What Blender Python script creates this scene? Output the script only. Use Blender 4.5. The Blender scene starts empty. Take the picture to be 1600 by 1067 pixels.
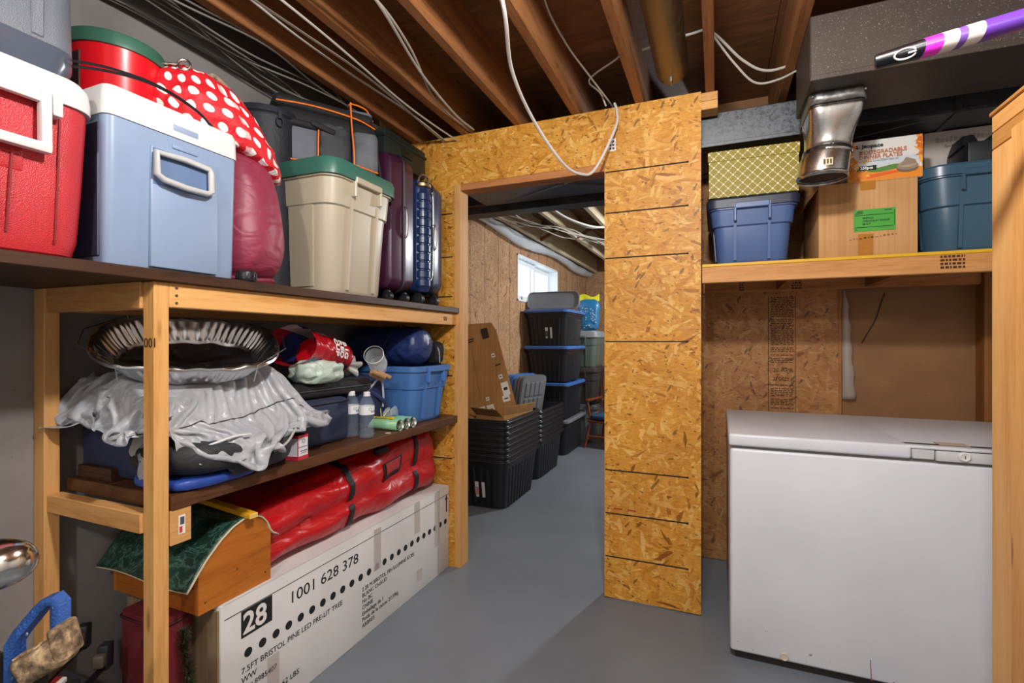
import bpy, bmesh, math, random
import numpy as np
from mathutils import Vector, Matrix, noise, Euler

# ------------------------------------------------------------------ camera, world, light, exposure
SC = bpy.context.scene
COL = SC.collection
R = math.radians
YAW = 22.57
cam_d = bpy.data.cameras.new('camera')
cam = bpy.data.objects.new('camera', cam_d)
COL.objects.link(cam)
cam.location = (0, 0, 1.25)
cam.rotation_euler = (R(90), 0, R(YAW))
cam_d.sensor_width = 36.0
cam_d.lens = 36.0 * 770.0 / 1600.0
cam_d.clip_start = 0.02
SC.camera = cam

world = bpy.data.worlds.new('overcast_sky')
SC.world = world
world.use_nodes = True
world.node_tree.nodes['Background'].inputs[0].default_value = (0.80, 0.92, 1.0, 1)
world.node_tree.nodes['Background'].inputs[1].default_value = 3.2

SC.view_settings.view_transform = 'Standard'
SC.view_settings.look = 'None'
SC.view_settings.exposure = 0.0
SC.view_settings.gamma = 1.0
SC.view_settings.use_curve_mapping = False

LIGHTS = [  # x, y, z, watts, radius, colour : ceiling bulb, then two added fill lamps (all above the frame)
    (0.00, 0.60, 2.27, 108.0, 0.055, (0.985, 0.975, 0.96)),
    (-0.34, -1.00, 2.27, 68.0, 0.055, (0.985, 0.975, 0.96)),  # fill lamp added behind the camera
    (0.35, 5.20, 2.25, 170.0, 0.055, (0.90, 0.95, 1.0)),  # cool fill lamp added to brighten the window room
]

# ------------------------------------------------------------------ helpers
def c(h, a=1.0):
    h = h.lstrip('#')
    v = [int(h[i:i + 2], 16) / 255 for i in (0, 2, 4)]
    return tuple(x / 12.92 if x <= 0.04045 else ((x + 0.055) / 1.055) ** 2.4 for x in v) + (a,)

class G:
    """tiny node-graph writer"""
    def __init__(self, name):
        self.m = bpy.data.materials.new(name)
        self.m.use_nodes = True
        self.t = self.m.node_tree
        self.p = self.t.nodes['Principled BSDF']
        self._co = None
    def n(self, typ, ins=None, **props):
        nd = self.t.nodes.new('ShaderNode' + typ)
        for k, v in props.items():
            setattr(nd, k, v)
        for k, v in (ins or {}).items():
            self.set(nd.inputs[k], v)
        return nd
    def set(self, sock, v):
        if isinstance(v, bpy.types.NodeSocket):
            self.t.links.new(v, sock)
        else:
            if sock.type == 'RGBA' and len(v) == 3:
                v = tuple(v) + (1,)
            sock.default_value = v
    def P(self, **kw):
        for k, v in kw.items():
            self.set(self.p.inputs[k.replace('_', ' ')], v)
        return self
    def co(self, kind='Object'):
        if self._co is None:
            self._co = self.n('TexCoord')
        return self._co.outputs[kind]
    def math(self, op, a, b=0.0, cc=None):
        ins = {0: a, 1: b}
        if cc is not None:
            ins[2] = cc
        return self.n('Math', ins, operation=op).outputs[0]
    def map(self, vec, scale=(1, 1, 1), rot=(0, 0, 0), loc=(0, 0, 0)):
        return self.n('Mapping', {'Vector': vec, 'Scale': scale, 'Rotation': rot, 'Location': loc}).outputs[0]
    def noise(self, vec, scale=5, detail=4, rough=0.55, dist=0.0):
        return self.n('TexNoise', {'Vector': vec, 'Scale': scale, 'Detail': detail, 'Roughness': rough, 'Distortion': dist}).outputs[0]
    def ramp(self, fac, stops, interp='LINEAR'):
        nd = self.n('ValToRGB', {'Fac': fac})
        cr = nd.color_ramp
        cr.interpolation = interp
        while len(cr.elements) < len(stops):
            cr.elements.new(0.5)
        for e, (p, col) in zip(cr.elements, stops):
            e.position = p
            e.color = col if len(col) == 4 else tuple(col) + (1,)
        return nd.outputs[0]
    def mix(self, fac, a, b, blend='MIX'):
        nd = self.n('Mix', data_type='RGBA', blend_type=blend)
        self.set(nd.inputs[0], fac)
        self.set(nd.inputs[6], a)
        self.set(nd.inputs[7], b)
        return nd.outputs[2]
    def bump(self, h, strength=0.3, dist=0.01):
        b = self.n('Bump', {'Height': h, 'Strength': strength, 'Distance': dist})
        self.t.links.new(b.outputs[0], self.p.inputs['Normal'])
        return self
    def sep(self, vec):
        return self.n('SeparateXYZ', {0: vec}).outputs
    def comb(self, x, y, z=0.0):
        return self.n('CombineXYZ', {0: x, 1: y, 2: z}).outputs[0]

MATS = {}
def memo(f):
    def w(*a, **k):
        key = (f.__name__,) + a + tuple(sorted(k.items()))
        if key not in MATS:
            MATS[key] = f(*a, **k)
        return MATS[key]
    return w

@memo
def plain(col, rough=0.5, metal=0.0, spec=0.5):
    g = G('paint')
    g.P(Base_Color=c(col), Roughness=rough, Metallic=metal, Specular_IOR_Level=spec)
    return g.m

@memo
def plastic(col, rough=0.38, grain=0.15, var=0.06):
    g = G('moulded_plastic')
    n1 = g.noise(g.co(), 9, 4)
    b = c(col)
    dk = tuple(x * (1 - var * 2.5) for x in b[:3]) + (1,)
    lt = tuple(min(1, x * (1 + var)) for x in b[:3]) + (1,)
    g.P(Base_Color=g.mix(n1, dk, lt), Roughness=rough, Specular_IOR_Level=0.45)
    g.bump(g.noise(g.co(), 260, 2), grain, 0.002)
    return g.m

@memo
def pebbled(col, rough=0.45, scale=240, strength=0.5):
    g = G('pebbled_plastic')
    v = g.n('TexVoronoi', {'Vector': g.co(), 'Scale': scale}).outputs[0]
    n1 = g.noise(g.co(), 14, 3)
    b = c(col)
    g.P(Base_Color=g.mix(n1, tuple(x * .82 for x in b[:3]), b), Roughness=rough)
    g.bump(v, strength, 0.003)
    return g.m

@memo
def fabric(col, col2=None, rough=0.85, scale=420, wr=0.25, sheen=0.03, var=0.5):
    g = G('woven_fabric')
    b = c(col)
    b2 = c(col2) if col2 else tuple(x * .72 for x in b[:3]) + (1,)
    n1 = g.noise(g.co(), 7, 5)
    g.P(Base_Color=g.mix(g.ramp(n1, [(0.3, (0, 0, 0)), (0.7, (1, 1, 1))]), b2, b), Roughness=rough, Sheen_Weight=sheen)
    w = g.noise(g.co(), scale, 2)
    w2 = g.noise(g.co(), 28, 3, 0.6, 0.6)
    g.bump(g.math('ADD', g.math('MULTIPLY', w, 0.12), w2), wr, 0.012)
    return g.m

@memo
def nylon(col, rough=0.42, wr=0.45, dk=0.6):
    g = G('coated_nylon')
    b = c(col)
    n1 = g.noise(g.map(g.co(), (1, 1, 1)), 5, 4, 0.6, 1.2)
    g.P(Base_Color=g.mix(n1, tuple(x * dk for x in b[:3]), b), Roughness=rough, Specular_IOR_Level=0.55)
    w2 = g.n('TexNoise', {'Vector': g.map(g.co(), (1, 1, 1.6)), 'Scale': 9, 'Detail': 2, 'Roughness': 0.45, 'Distortion': 1.2}).outputs[0]
    g.bump(w2, wr * .6, 0.03)
    return g.m

@memo
def lumber(axis='z', light='#dfae6e', dark='#bb8040', rough=0.6, seed=0.0, knots=True):
    """sawn softwood, grain along the named axis of the mesh"""
    g = G('sawn_lumber')
    st = {'x': (0.9, 16, 16), 'y': (16, 0.9, 16), 'z': (16, 16, 0.9)}[axis]
    rt = {'x': (2.2, 26, 26), 'y': (26, 2.2, 26), 'z': (26, 26, 2.2)}[axis]
    co = g.map(g.co(), (1, 1, 1), loc=(seed, seed * 1.7, seed * .6))
    n1 = g.noise(g.map(co, st), 1.6, 5, 0.6, 0.5)
    n2 = g.noise(g.map(co, rt), 5.5, 4, 0.65)
    n3 = g.noise(co, 2.2, 2)
    f = g.math('ADD', g.math('MULTIPLY', n1, 0.6), g.math('MULTIPLY', n2, 0.4))
    col = g.ramp(f, [(0.33, c(dark)), (0.5, g_mid(light, dark, .72)), (0.66, c(light))])
    col = g.mix(g.math('MULTIPLY', n3, 0.35), col, c(dark), 'MULTIPLY')
    if knots:
        ks = {'x': (0.45, 2, 2), 'y': (2, 0.45, 2), 'z': (2, 2, 0.45)}[axis]
        v = g.n('TexVoronoi', {'Vector': g.map(co, ks), 'Scale': 5.2}).outputs[0]
        k = g.ramp(v, [(0.0, (1, 1, 1)), (0.05, (.85, .85, .85)), (0.1, (0, 0, 0))])
        col = g.mix(g.math('MULTIPLY', k, 0.7), col, c('#5e3413'))
    g.P(Base_Color=col, Roughness=rough, Specular_IOR_Level=0.3)
    g.bump(n2, 0.12, 0.004)
    return g.m

def g_mid(a, b, t):
    a, b = c(a), c(b)
    return tuple(a[i] * t + b[i] * (1 - t) for i in range(3)) + (1,)

@memo
def osb(plane='xz', tint=(1, 1, 1), seed=0.0, gloss=0.5, sat=1.0):
    """oriented strand board: overlapping strands, each cell of every layer carries a random rank and the highest rank shows"""
    g = G('strand_board')
    s = g.sep(g.co())
    i = {'x': 0, 'y': 1, 'z': 2}
    uv = g.comb(s[i[plane[0]]], s[i[plane[1]]])
    uv = g.map(uv, (1, 1, 1), loc=(seed, seed * .37, 0))
    wob = g.n('TexNoise', {'Vector': uv, 'Scale': 9.0, 'Detail': 3.0}).outputs[1]
    uv = g.n('VectorMath', {0: uv, 1: g.n('VectorMath', {0: wob, 3: 0.030}, operation='SCALE').outputs[0]}, operation='ADD').outputs[0]
    best = None
    lay = [(8, 11, 60), (62, 13, 66), (-35, 12, 58), (88, 14, 48), (28, 20, 95), (-72, 18, 84), (-12, 28, 120), (78, 10, 40)]
    for k, (a, sx, sy) in enumerate(lay):
        rot = g.n('VectorRotate', {'Vector': uv, 'Angle': R(a)}, rotation_type='Z_AXIS').outputs[0]
        st = g.map(rot, (sx, sy, 1), loc=(k * 3.1, k * 1.7, 0))
        v = g.n('TexVoronoi', {'Vector': st, 'Scale': 1.0, 'Randomness': 1.0}, voronoi_dimensions='2D').outputs['Color']
        r = g.sep(v)[0]
        if k == 7:
            r = g.math('MULTIPLY', r, 0.86)
        best = r if best is None else g.math('MAXIMUM', best, r)
    rnd = g.math('FRACT', g.math('MULTIPLY', best, 173.3))
    T = tint
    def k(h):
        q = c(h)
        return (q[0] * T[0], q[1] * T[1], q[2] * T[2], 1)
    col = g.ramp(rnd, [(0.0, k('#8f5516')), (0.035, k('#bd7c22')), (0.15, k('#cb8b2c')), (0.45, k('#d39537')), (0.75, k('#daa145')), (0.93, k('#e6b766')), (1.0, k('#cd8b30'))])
    grain = g.n('TexNoise', {'Vector': g.map(uv, (30, 160, 1), rot=(0, 0, 0.9)), 'Scale': 1.0, 'Detail': 3.0}).outputs[0]
    col = g.mix(0.55, col, g.ramp(grain, [(0.3, (.62, .55, .5)), (0.55, (1, 1, 1))]), 'MULTIPLY')
    big = g.noise(uv, 3.0, 3)
    col = g.mix(0.6, col, g.ramp(big, [(0.3, (.66, .58, .5)), (0.62, (1, 1, 1))]), 'MULTIPLY')
    rot = g.n('VectorRotate', {'Vector': uv, 'Angle': R(-58)}, rotation_type='Z_AXIS').outputs[0]
    sp = g.n('TexVoronoi', {'Vector': g.map(rot, (22, 70, 1)), 'Scale': 1.0}, voronoi_dimensions='2D')
    spr = g.sep(sp.outputs['Color'])[1]
    dark = g.math('MULTIPLY', g.math('GREATER_THAN', spr, 0.98), g.math('LESS_THAN', sp.outputs['Distance'], 0.42))
    rot2 = g.n('VectorRotate', {'Vector': uv, 'Angle': R(20)}, rotation_type='Z_AXIS').outputs[0]
    sp2 = g.n('TexVoronoi', {'Vector': g.map(rot2, (60, 130, 1)), 'Scale': 1.0}, voronoi_dimensions='2D')
    d2 = g.math('MULTIPLY', g.math('GREATER_THAN', g.sep(sp2.outputs['Color'])[0], 0.975), g.math('LESS_THAN', sp2.outputs['Distance'], 0.4))
    col = g.mix(g.math('MULTIPLY', g.math('MAXIMUM', dark, d2), 0.65), col, k('#4a2508'))
    if sat != 1.0:
        hs = g.n('HueSaturation', {'Color': col, 'Saturation': sat})
        col = hs.outputs[0]
    g.P(Base_Color=col, Roughness=gloss, Specular_IOR_Level=0.35)
    g.bump(best, 0.25, 0.004)
    return g.m

@memo
def plywood(light='#8a5a34', dark='#5a3518'):
    g = G('sheathing_plywood')
    co = g.co()
    n1 = g.noise(g.map(co, (1.2, 7, 1)), 2.4, 5, 0.6, 1.5)
    n2 = g.noise(g.map(co, (4, 60, 1)), 3, 3)
    f = g.math('ADD', g.math('MULTIPLY', n1, 0.7), g.math('MULTIPLY', n2, 0.3))
    g.P(Base_Color=g.ramp(f, [(0.32, c(dark)), (0.66, c(light))]), Roughness=0.75)
    return g.m

@memo
def galvanized(base='#9a9a98', rough=0.42, metal=0.85, scale=70, con=.62):
    g = G('galvanised_steel')
    v = g.n('TexVoronoi', {'Vector': g.co(), 'Scale': scale}).outputs['Color']
    r = g.sep(v)[0]
    n1 = g.noise(g.co(), 5, 3)
    b = c(base)
    col = g.ramp(r, [(0, tuple(x * con for x in b[:3])), (1, b)])
    col = g.mix(n1, col, tuple(x * .75 for x in b[:3]), 'MIX')
    g.P(Base_Color=col, Metallic=metal, Roughness=g.math('ADD', g.math('MULTIPLY', r, 0.2), rough - .1))
    return g.m

@memo
def painted_concrete(a='#8b8683', b='#6d6864', stain=True):
    g = G('foundation_wall')
    co = g.co()
    n1 = g.noise(co, 1.7, 5, 0.6)
    n2 = g.noise(co, 60, 3)
    col = g.ramp(n1, [(0.3, c(b)), (0.7, c(a))])
    if stain:
        n3 = g.noise(co, 17, 6, 0.7, 1.0)
        k = g.ramp(n3, [(0.66, (0, 0, 0)), (0.7, (1, 1, 1))])
        col = g.mix(g.math('MULTIPLY', k, 0.5), col, c('#5a3a26'))
    g.P(Base_Color=col, Roughness=0.8, Specular_IOR_Level=0.25)
    g.bump(n2, 0.2, 0.004)
    return g.m

@memo
def floor_paint():
    g = G('grey_floor_paint')
    co = g.co()
    n1 = g.noise(co, 1.3, 5, 0.6)
    n2 = g.noise(co, 70, 3)
    col = g.ramp(n1, [(0.3, c('#6c737a')), (0.7, c('#7b828a'))])
    k = g.ramp(g.noise(co, 42, 2), [(0.74, (0, 0, 0)), (0.77, (1, 1, 1))])
    col = g.mix(g.math('MULTIPLY', k, 0.35), col, c('#a7abae'))
    g.P(Base_Color=col, Roughness=0.42, Specular_IOR_Level=0.4)
    g.bump(n2, 0.06, 0.003)
    return g.m

@memo
def cardboard(light='#c89a66', dark='#b08250', axis='z'):
    g = G('corrugated_card')
    co = g.co()
    s = {'z': (70, 70, 0.6), 'x': (0.6, 70, 70), 'y': (70, 0.6, 70)}[axis]
    n1 = g.noise(g.map(co, s), 1.6, 2)
    n2 = g.noise(co, 6, 4)
    f = g.math('ADD', g.math('MULTIPLY', n1, 0.45), g.math('MULTIPLY', n2, 0.55))
    g.P(Base_Color=g.ramp(f, [(0.35, c(dark)), (0.62, c(light))]), Roughness=0.8, Specular_IOR_Level=0.2)
    g.bump(n1, 0.1, 0.003)
    return g.m

@memo
def clear(col='#ffffff', rough=0.02, ior=1.33, alpha=1.0):
    g = G('clear_plastic')
    g.P(Base_Color=c(col), Roughness=rough, IOR=ior, Transmission_Weight=1.0)
    return g.m

@memo
def film(col='#f0f4f6', alpha=0.35, rough=0.2):
    g = G('thin_film')
    g.P(Base_Color=c(col), Roughness=rough, Alpha=alpha, Specular_IOR_Level=0.8)
    return g.m

@memo
def metal(col='#c9c9c9', rough=0.25):
    g = G('bare_metal')
    n1 = g.noise(g.co(), 30, 3)
    g.P(Base_Color=c(col), Metallic=1.0, Roughness=g.math('ADD', g.math('MULTIPLY', n1, 0.15), rough - .05))
    return g.m

# ------------------------------------------------------------------ mesh builder
def rrect(w, d, r, n=5, ripple=None):
    """closed ring of a rounded rectangle, centre at origin; ripple = (amplitude, wavelength) pushes ribs outward"""
    r = min(r, w / 2 - 1e-4, d / 2 - 1e-4)
    pts = []
    for (cx, cy, a0) in ((w / 2 - r, d / 2 - r, 0), (-w / 2 + r, d / 2 - r, 90), (-w / 2 + r, -d / 2 + r, 180), (w / 2 - r, -d / 2 + r, 270)):
        for i in range(n + 1):
            a = R(a0 + 90 * i / n)
            pts.append((cx + r * math.cos(a), cy + r * math.sin(a)))
    return pts

def rrect_dense(w, d, r, step, amp, nrib_x, nrib_y):
    """rounded rectangle with square-ish vertical ribs along each straight side"""
    out = []
    r = min(r, w / 2 - 1e-4, d / 2 - 1e-4)
    def side(p0, p1, nx, ny, nr):
        L = math.dist(p0, p1)
        m = nr * 6
        for i in range(m):
            t = i / m
            ph = (t * nr) % 1.0
            o = amp if 0.25 <= ph < 0.75 else 0.0
            out.append((p0[0] + (p1[0] - p0[0]) * t + nx * o, p0[1] + (p1[1] - p0[1]) * t + ny * o))
    def corner(cx, cy, a0):
        for i in range(6):
            a = R(a0 + 90 * i / 6)
            out.append((cx + r * math.cos(a), cy + r * math.sin(a)))
    a, b = w / 2, d / 2
    side((a, -b + r), (a, b - r), 1, 0, nrib_y)
    corner(a - r, b - r, 0)
    side((a - r, b), (-a + r, b), 0, 1, nrib_x)
    corner(-a + r, b - r, 90)
    side((-a, b - r), (-a, -b + r), -1, 0, nrib_y)
    corner(-a + r, -b + r, 180)
    side((-a + r, -b), (a - r, -b), 0, -1, nrib_x)
    corner(a - r, -b + r, 270)
    return out

_BOX = {}
def box_geo(s, bev, seg):
    key = (round(s[0], 5), round(s[1], 5), round(s[2], 5), bev, seg)
    if key not in _BOX:
        bm = bmesh.new()
        bmesh.ops.create_cube(bm, size=1.0)
        for v in bm.verts:
            v.co = Vector((v.co.x * s[0], v.co.y * s[1], v.co.z * s[2]))
        if bev > 0:
            b = min(bev, min(s) * 0.49)
            bmesh.ops.bevel(bm, geom=list(bm.edges), offset=b, segments=seg, profile=0.5, affect='EDGES')
        bm.verts.index_update()
        _BOX[key] = ([v.co.copy() for v in bm.verts], [[v.index for v in f.verts] for f in bm.faces])
        bm.free()
    return _BOX[key]

class MB:
    def __init__(self):
        self.v, self.f, self.mi, self.uv = [], [], [], {}
        self.cur = 0
    def add(self, vs, fs, M=None, uvs=None):
        o = len(self.v)
        for p in vs:
            p = Vector(p)
            self.v.append(M @ p if M else p)
        for k, f in enumerate(fs):
            if uvs:
                self.uv[len(self.f)] = [uvs[i] for i in f]
            self.f.append([i + o for i in f])
            self.mi.append(self.cur)
        return self
    def box(self, ctr, s, rot=None, bev=0.0, seg=1, M=None):
        vs, fs = box_geo(s, bev, seg)
        T = Matrix.Translation(ctr)
        if rot:
            T = T @ Euler(rot).to_matrix().to_4x4()
        if M:
            T = M @ T
        return self.add(vs, fs, T)
    def b2(self, lo, hi, bev=0.0, seg=1, M=None):
        return self.box([(a + b) / 2 for a, b in zip(lo, hi)], [abs(b - a) for a, b in zip(lo, hi)], None, bev, seg, M)
    def loft(self, rings, cap0=True, cap1=True, M=None, closed=True):
        n = len(rings[0])
        vs = [p for r in rings for p in r]
        fs = []
        for i in range(len(rings) - 1):
            for j in range(n if closed else n - 1):
                k = (j + 1) % n
                fs.append([i * n + j, i * n + k, (i + 1) * n + k, (i + 1) * n + j])
        if cap0:
            fs.append(list(range(n))[::-1])
        if cap1:
            fs.append([(len(rings) - 1) * n + j for j in range(n)])
        return self.add(vs, fs, M)
    def lathe(self, prof, n=24, M=None, cap0=True, cap1=True):
        rings = [[(r * math.cos(2 * math.pi * i / n), r * math.sin(2 * math.pi * i / n), z) for i in range(n)] for r, z in prof]
        return self.loft(rings, cap0, cap1, M)
    def tube(self, pts, r, n=8, closed=False, caps=True, M=None):
        pts = [Vector(p) for p in pts]
        m = len(pts)
        rad = r if isinstance(r, (list, tuple)) else [r] * m
        tang = []
        for i in range(m):
            a = pts[i - 1] if (i > 0 or closed) else pts[i]
            b = pts[(i + 1) % m] if (i < m - 1 or closed) else pts[i]
            t = (b - a)
            tang.append(t.normalized() if t.length > 1e-9 else Vector((0, 0, 1)))
        up = Vector((0, 0, 1)) if abs(tang[0].z) < 0.9 else Vector((1, 0, 0))
        u = tang[0].cross(up).normalized()
        rings = []
        for i in range(m):
            u = (u - tang[i] * u.dot(tang[i]))
            u = u.normalized() if u.length > 1e-9 else tang[i].orthogonal().normalized()
            w = tang[i].cross(u)
            rings.append([pts[i] + (u * math.cos(2 * math.pi * k / n) + w * math.sin(2 * math.pi * k / n)) * rad[i] for k in range(n)])
        if closed:
            rings.append(rings[0])
            caps = False
        return self.loft(rings, caps, caps, M)
    def grid(self, fn, nu, nv, wrap_u=False, wrap_v=False, M=None, uvscale=None):
        vs, uvs = [], []
        NU = nu if wrap_u else nu + 1
        NV = nv if wrap_v else nv + 1
        for i in range(NU):
            for j in range(NV):
                vs.append(fn(i / nu, j / nv))
                if uvscale:
                    uvs.append((i / nu * uvscale[0], j / nv * uvscale[1]))
        fs = []
        for i in range(nu):
            for j in range(nv):
                a, b = i, (i + 1) % NU
                p, q = j, (j + 1) % NV
                fs.append([a * NV + p, b * NV + p, b * NV + q, a * NV + q])
        return self.add(vs, fs, M, uvs if uvscale else None)
    def prism(self, poly, t, M=None):
        """polygon in local xz, extruded +-t/2 along y"""
        a = [(p[0], -t / 2, p[1]) for p in poly]
        b = [(p[0], t / 2, p[1]) for p in poly]
        return self.loft([a, b], True, True, M)
    def build(self, name, mat, parent=None, smooth=40, loc=None, rot=None, label=None, solid=None, subsurf=0):
        me = bpy.data.meshes.new(name)
        me.from_pydata([tuple(p) for p in self.v], [], self.f)
        mats = mat if isinstance(mat, (list, tuple)) else [mat]
        for m in mats:
            me.materials.append(m)
        if len(mats) > 1:
            me.polygons.foreach_set('material_index', self.mi)
        if self.uv:
            ul = me.uv_layers.new(name='UVMap')
            for p in me.polygons:
                q = self.uv.get(p.index)
                if q:
                    for li, w in zip(p.loop_indices, q):
                        ul.data[li].uv = w
        bm = bmesh.new()
        bm.from_mesh(me)
        bmesh.ops.recalc_face_normals(bm, faces=list(bm.faces))
        bm.to_mesh(me)
        bm.free()
        if smooth:
            me.polygons.foreach_set('use_smooth', [True] * len(me.polygons))
            me.set_sharp_from_angle(angle=R(smooth))
        me.update()
        o = bpy.data.objects.new(name, me)
        COL.objects.link(o)
        if parent is not None:
            o.parent = parent
        if loc is not None:
            o.location = loc
        if rot is not None:
            o.rotation_euler = rot
        if label:
            o['label'] = label
        if solid:
            md = o.modifiers.new('thickness', 'SOLIDIFY')
            md.thickness = solid
            md.offset = 0
        if subsurf:
            md = o.modifiers.new('subdivision', 'SUBSURF')
            md.levels = md.render_levels = subsurf
        return o

def tag(o, label, cat, group=None):
    o['label'] = label
    o['category'] = cat
    if group:
        o['group'] = group
    return o

def thing(name, label, cat, loc=(0, 0, 0), rotz=0.0, group=None, rot=None):
    o = bpy.data.objects.new(name, None)
    o.empty_display_size = 0.05
    COL.objects.link(o)
    o.location = loc
    o.rotation_euler = rot if rot else (0, 0, rotz)
    return tag(o, label, cat, group)

def struct(o):
    o['kind'] = 'structure'
    return o

def kids(o):
    return [x for x in bpy.data.objects if x.parent == o]

def dup(root, loc, rotz=None, label=None, group=None, parent=None):
    r = root.copy()
    COL.objects.link(r)
    r.location = loc
    if rotz is not None:
        r.rotation_euler = (0, 0, rotz)
    if label:
        r['label'] = label
    if group:
        r['group'] = group
    if parent:
        r.parent = parent
    for ch in kids(root):
        d = ch.copy()
        COL.objects.link(d)
        d.parent = r
        for gch in kids(ch):
            e = gch.copy()
            COL.objects.link(e)
            e.parent = d
    return r

def basis(origin, xa, ya):
    """matrix whose local x, y run along xa, ya (z = their normal)"""
    x = Vector(xa).normalized()
    z = x.cross(Vector(ya)).normalized()
    y = z.cross(x)
    m = Matrix((x, y, z)).transposed().to_4x4()
    m.translation = Vector(origin)
    return m

def lettering(body, size, mat, parent, M, name='lettering', align='LEFT', bold=0.0, depth=0.0004, sx=1.0, shear=0.0):
    cu = bpy.data.curves.new('t', 'FONT')
    cu.body = body
    cu.size = size
    cu.align_x = align
    cu.extrude = depth
    cu.offset = bold
    cu.shear = shear
    cu.resolution_u = 3
    o = bpy.data.objects.new('t', cu)
    COL.objects.link(o)
    bpy.context.view_layer.update()
    me = bpy.data.meshes.new_from_object(o)
    bpy.data.objects.remove(o)
    bpy.data.curves.remove(cu)
    me.transform(Matrix.Diagonal((sx, 1, 1, 1)))
    me.transform(M)
    me.name = name
    me.materials.clear()
    me.materials.append(mat)
    ob = bpy.data.objects.new(name, me)
    COL.objects.link(ob)
    ob.parent = parent
    return ob

def fold(p, seed, amp, freq, octs=2, st=(1, 1, 1)):
    """creased cloth displacement: soft ridges over warped coordinates; st stretches the folds along an axis"""
    p = Vector(p)
    q = Vector((p.x * st[0], p.y * st[1], p.z * st[2])) * freq + Vector((seed * 7.1, seed * 3.3, seed * 5.7))
    q = q + noise.noise_vector(q * 0.45) * 1.1
    s, a = 0.0, 1.0
    for k in range(octs):
        n = noise.noise(q)
        s += a * (0.55 - 2.4 * math.sqrt(n * n + 0.012))
        q = q * 2.1 + Vector((1.7, 9.2, 3.1))
        a *= 0.33
    return s * amp

def drape(nx, ny, box, fx, fy, z0, Hfun, steps=130, iters=10, seed=1, zmax=9.0, noise_amp=.03, g=0.0009, limit=None):
    """small position-based cloth: a sheet with more cloth than room falls, buckles into folds and settles on Hfun"""
    rng = np.random.RandomState(seed)
    x0, x1, y0, y1 = box
    X, Y = np.meshgrid(np.linspace(x0, x1, nx), np.linspace(y0, y1, ny), indexing='ij')
    Z = np.full_like(X, z0)
    for k in range(14):
        a = rng.uniform(0, 6.283); f = rng.uniform(10, 46); ph = rng.uniform(0, 6.283)
        Z += noise_amp * rng.uniform(.2, 1) * np.sin(f * (X * math.cos(a) + Y * math.sin(a)) + ph) * (12 / f)
    P = np.stack([X, Y, Z], -1)
    rx, ry = (x1 - x0) / (nx - 1) * fx, (y1 - y0) / (ny - 1) * fy
    prev = P.copy()
    cons = [((1, 0), rx, 1.0), ((0, 1), ry, 1.0), ((1, 1), math.hypot(rx, ry), .5), ((1, -1), math.hypot(rx, ry), .5), ((2, 0), 2 * rx, .25), ((0, 2), 2 * ry, .25), ((4, 0), 4 * rx * .93, .10), ((0, 4), 4 * ry * .93, .10)]
    def solve(P, o, L, w):
        dx, dy = o
        for par in (0, 1):
            if dy >= 0:
                A = P[:nx - dx, :ny - dy]; B = P[dx:, dy:]
            else:
                A = P[:nx - dx, -dy:]; B = P[dx:, :ny + dy]
            d = B - A
            l = np.sqrt((d * d).sum(-1)) + 1e-9
            m = (np.arange(A.shape[0])[:, None] // max(dx, 1) + np.arange(A.shape[1])[None, :] // max(abs(dy), 1) * (0 if dx else 1)) % 2 == par
            cfac = (0.5 * w * (l - L) / l) * m
            c_ = d * cfac[..., None]
            A += c_; B -= c_
    for s in range(steps):
        v = (P - prev) * .93
        prev = P.copy()
        P = P + v
        P[..., 2] -= g
        for it in range(iters):
            for o, L, w in cons:
                solve(P, o, L, w)
            h = Hfun(P[..., 0], P[..., 1])
            hit = P[..., 2] < h
            P[..., 2] = np.where(hit, h, P[..., 2])
            P[..., 2] = np.minimum(P[..., 2], zmax)
            if limit:
                limit(P)
            for q in (0, 1):
                P[..., q] = np.where(hit, P[..., q] * .25 + prev[..., q] * .75, P[..., q])
    if limit:
        limit(P)
    return P

def blob(size, e=(0.6, 0.6), amp=0.02, freq=6.0, seed=1.0, nu=90, nv=48, flat=True, soft=0.0, shape=None, octs=2, st=(1, 1, 1)):
    """crumpled superellipsoid with a flattened bottom sitting on z = 0"""
    sx, sy, sz = size
    def sp(v, k):
        return math.copysign(abs(v) ** k, v)
    def fn(u, v):
        a = u * 2 * math.pi
        b = (v - 0.5) * math.pi
        cb = sp(math.cos(b), e[0])
        p = Vector((sx / 2 * cb * sp(math.cos(a), e[1]), sy / 2 * cb * sp(math.sin(a), e[1]), sz / 2 * sp(math.sin(b), e[0])))
        n = Vector((p.x / sx ** 2, p.y / sy ** 2, p.z / sz ** 2))
        n = n.normalized() if n.length > 1e-9 else Vector((0, 0, 1))
        d = fold(p, seed, amp, freq, octs, st)
        p = p + n * d
        p.z += sz / 2
        if shape:
            p = shape(p)
        if flat:
            p.z = max(p.z, 0.0)
        return p
    m = MB()
    m.grid(fn, nu, nv, wrap_u=True)
    return m

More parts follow.
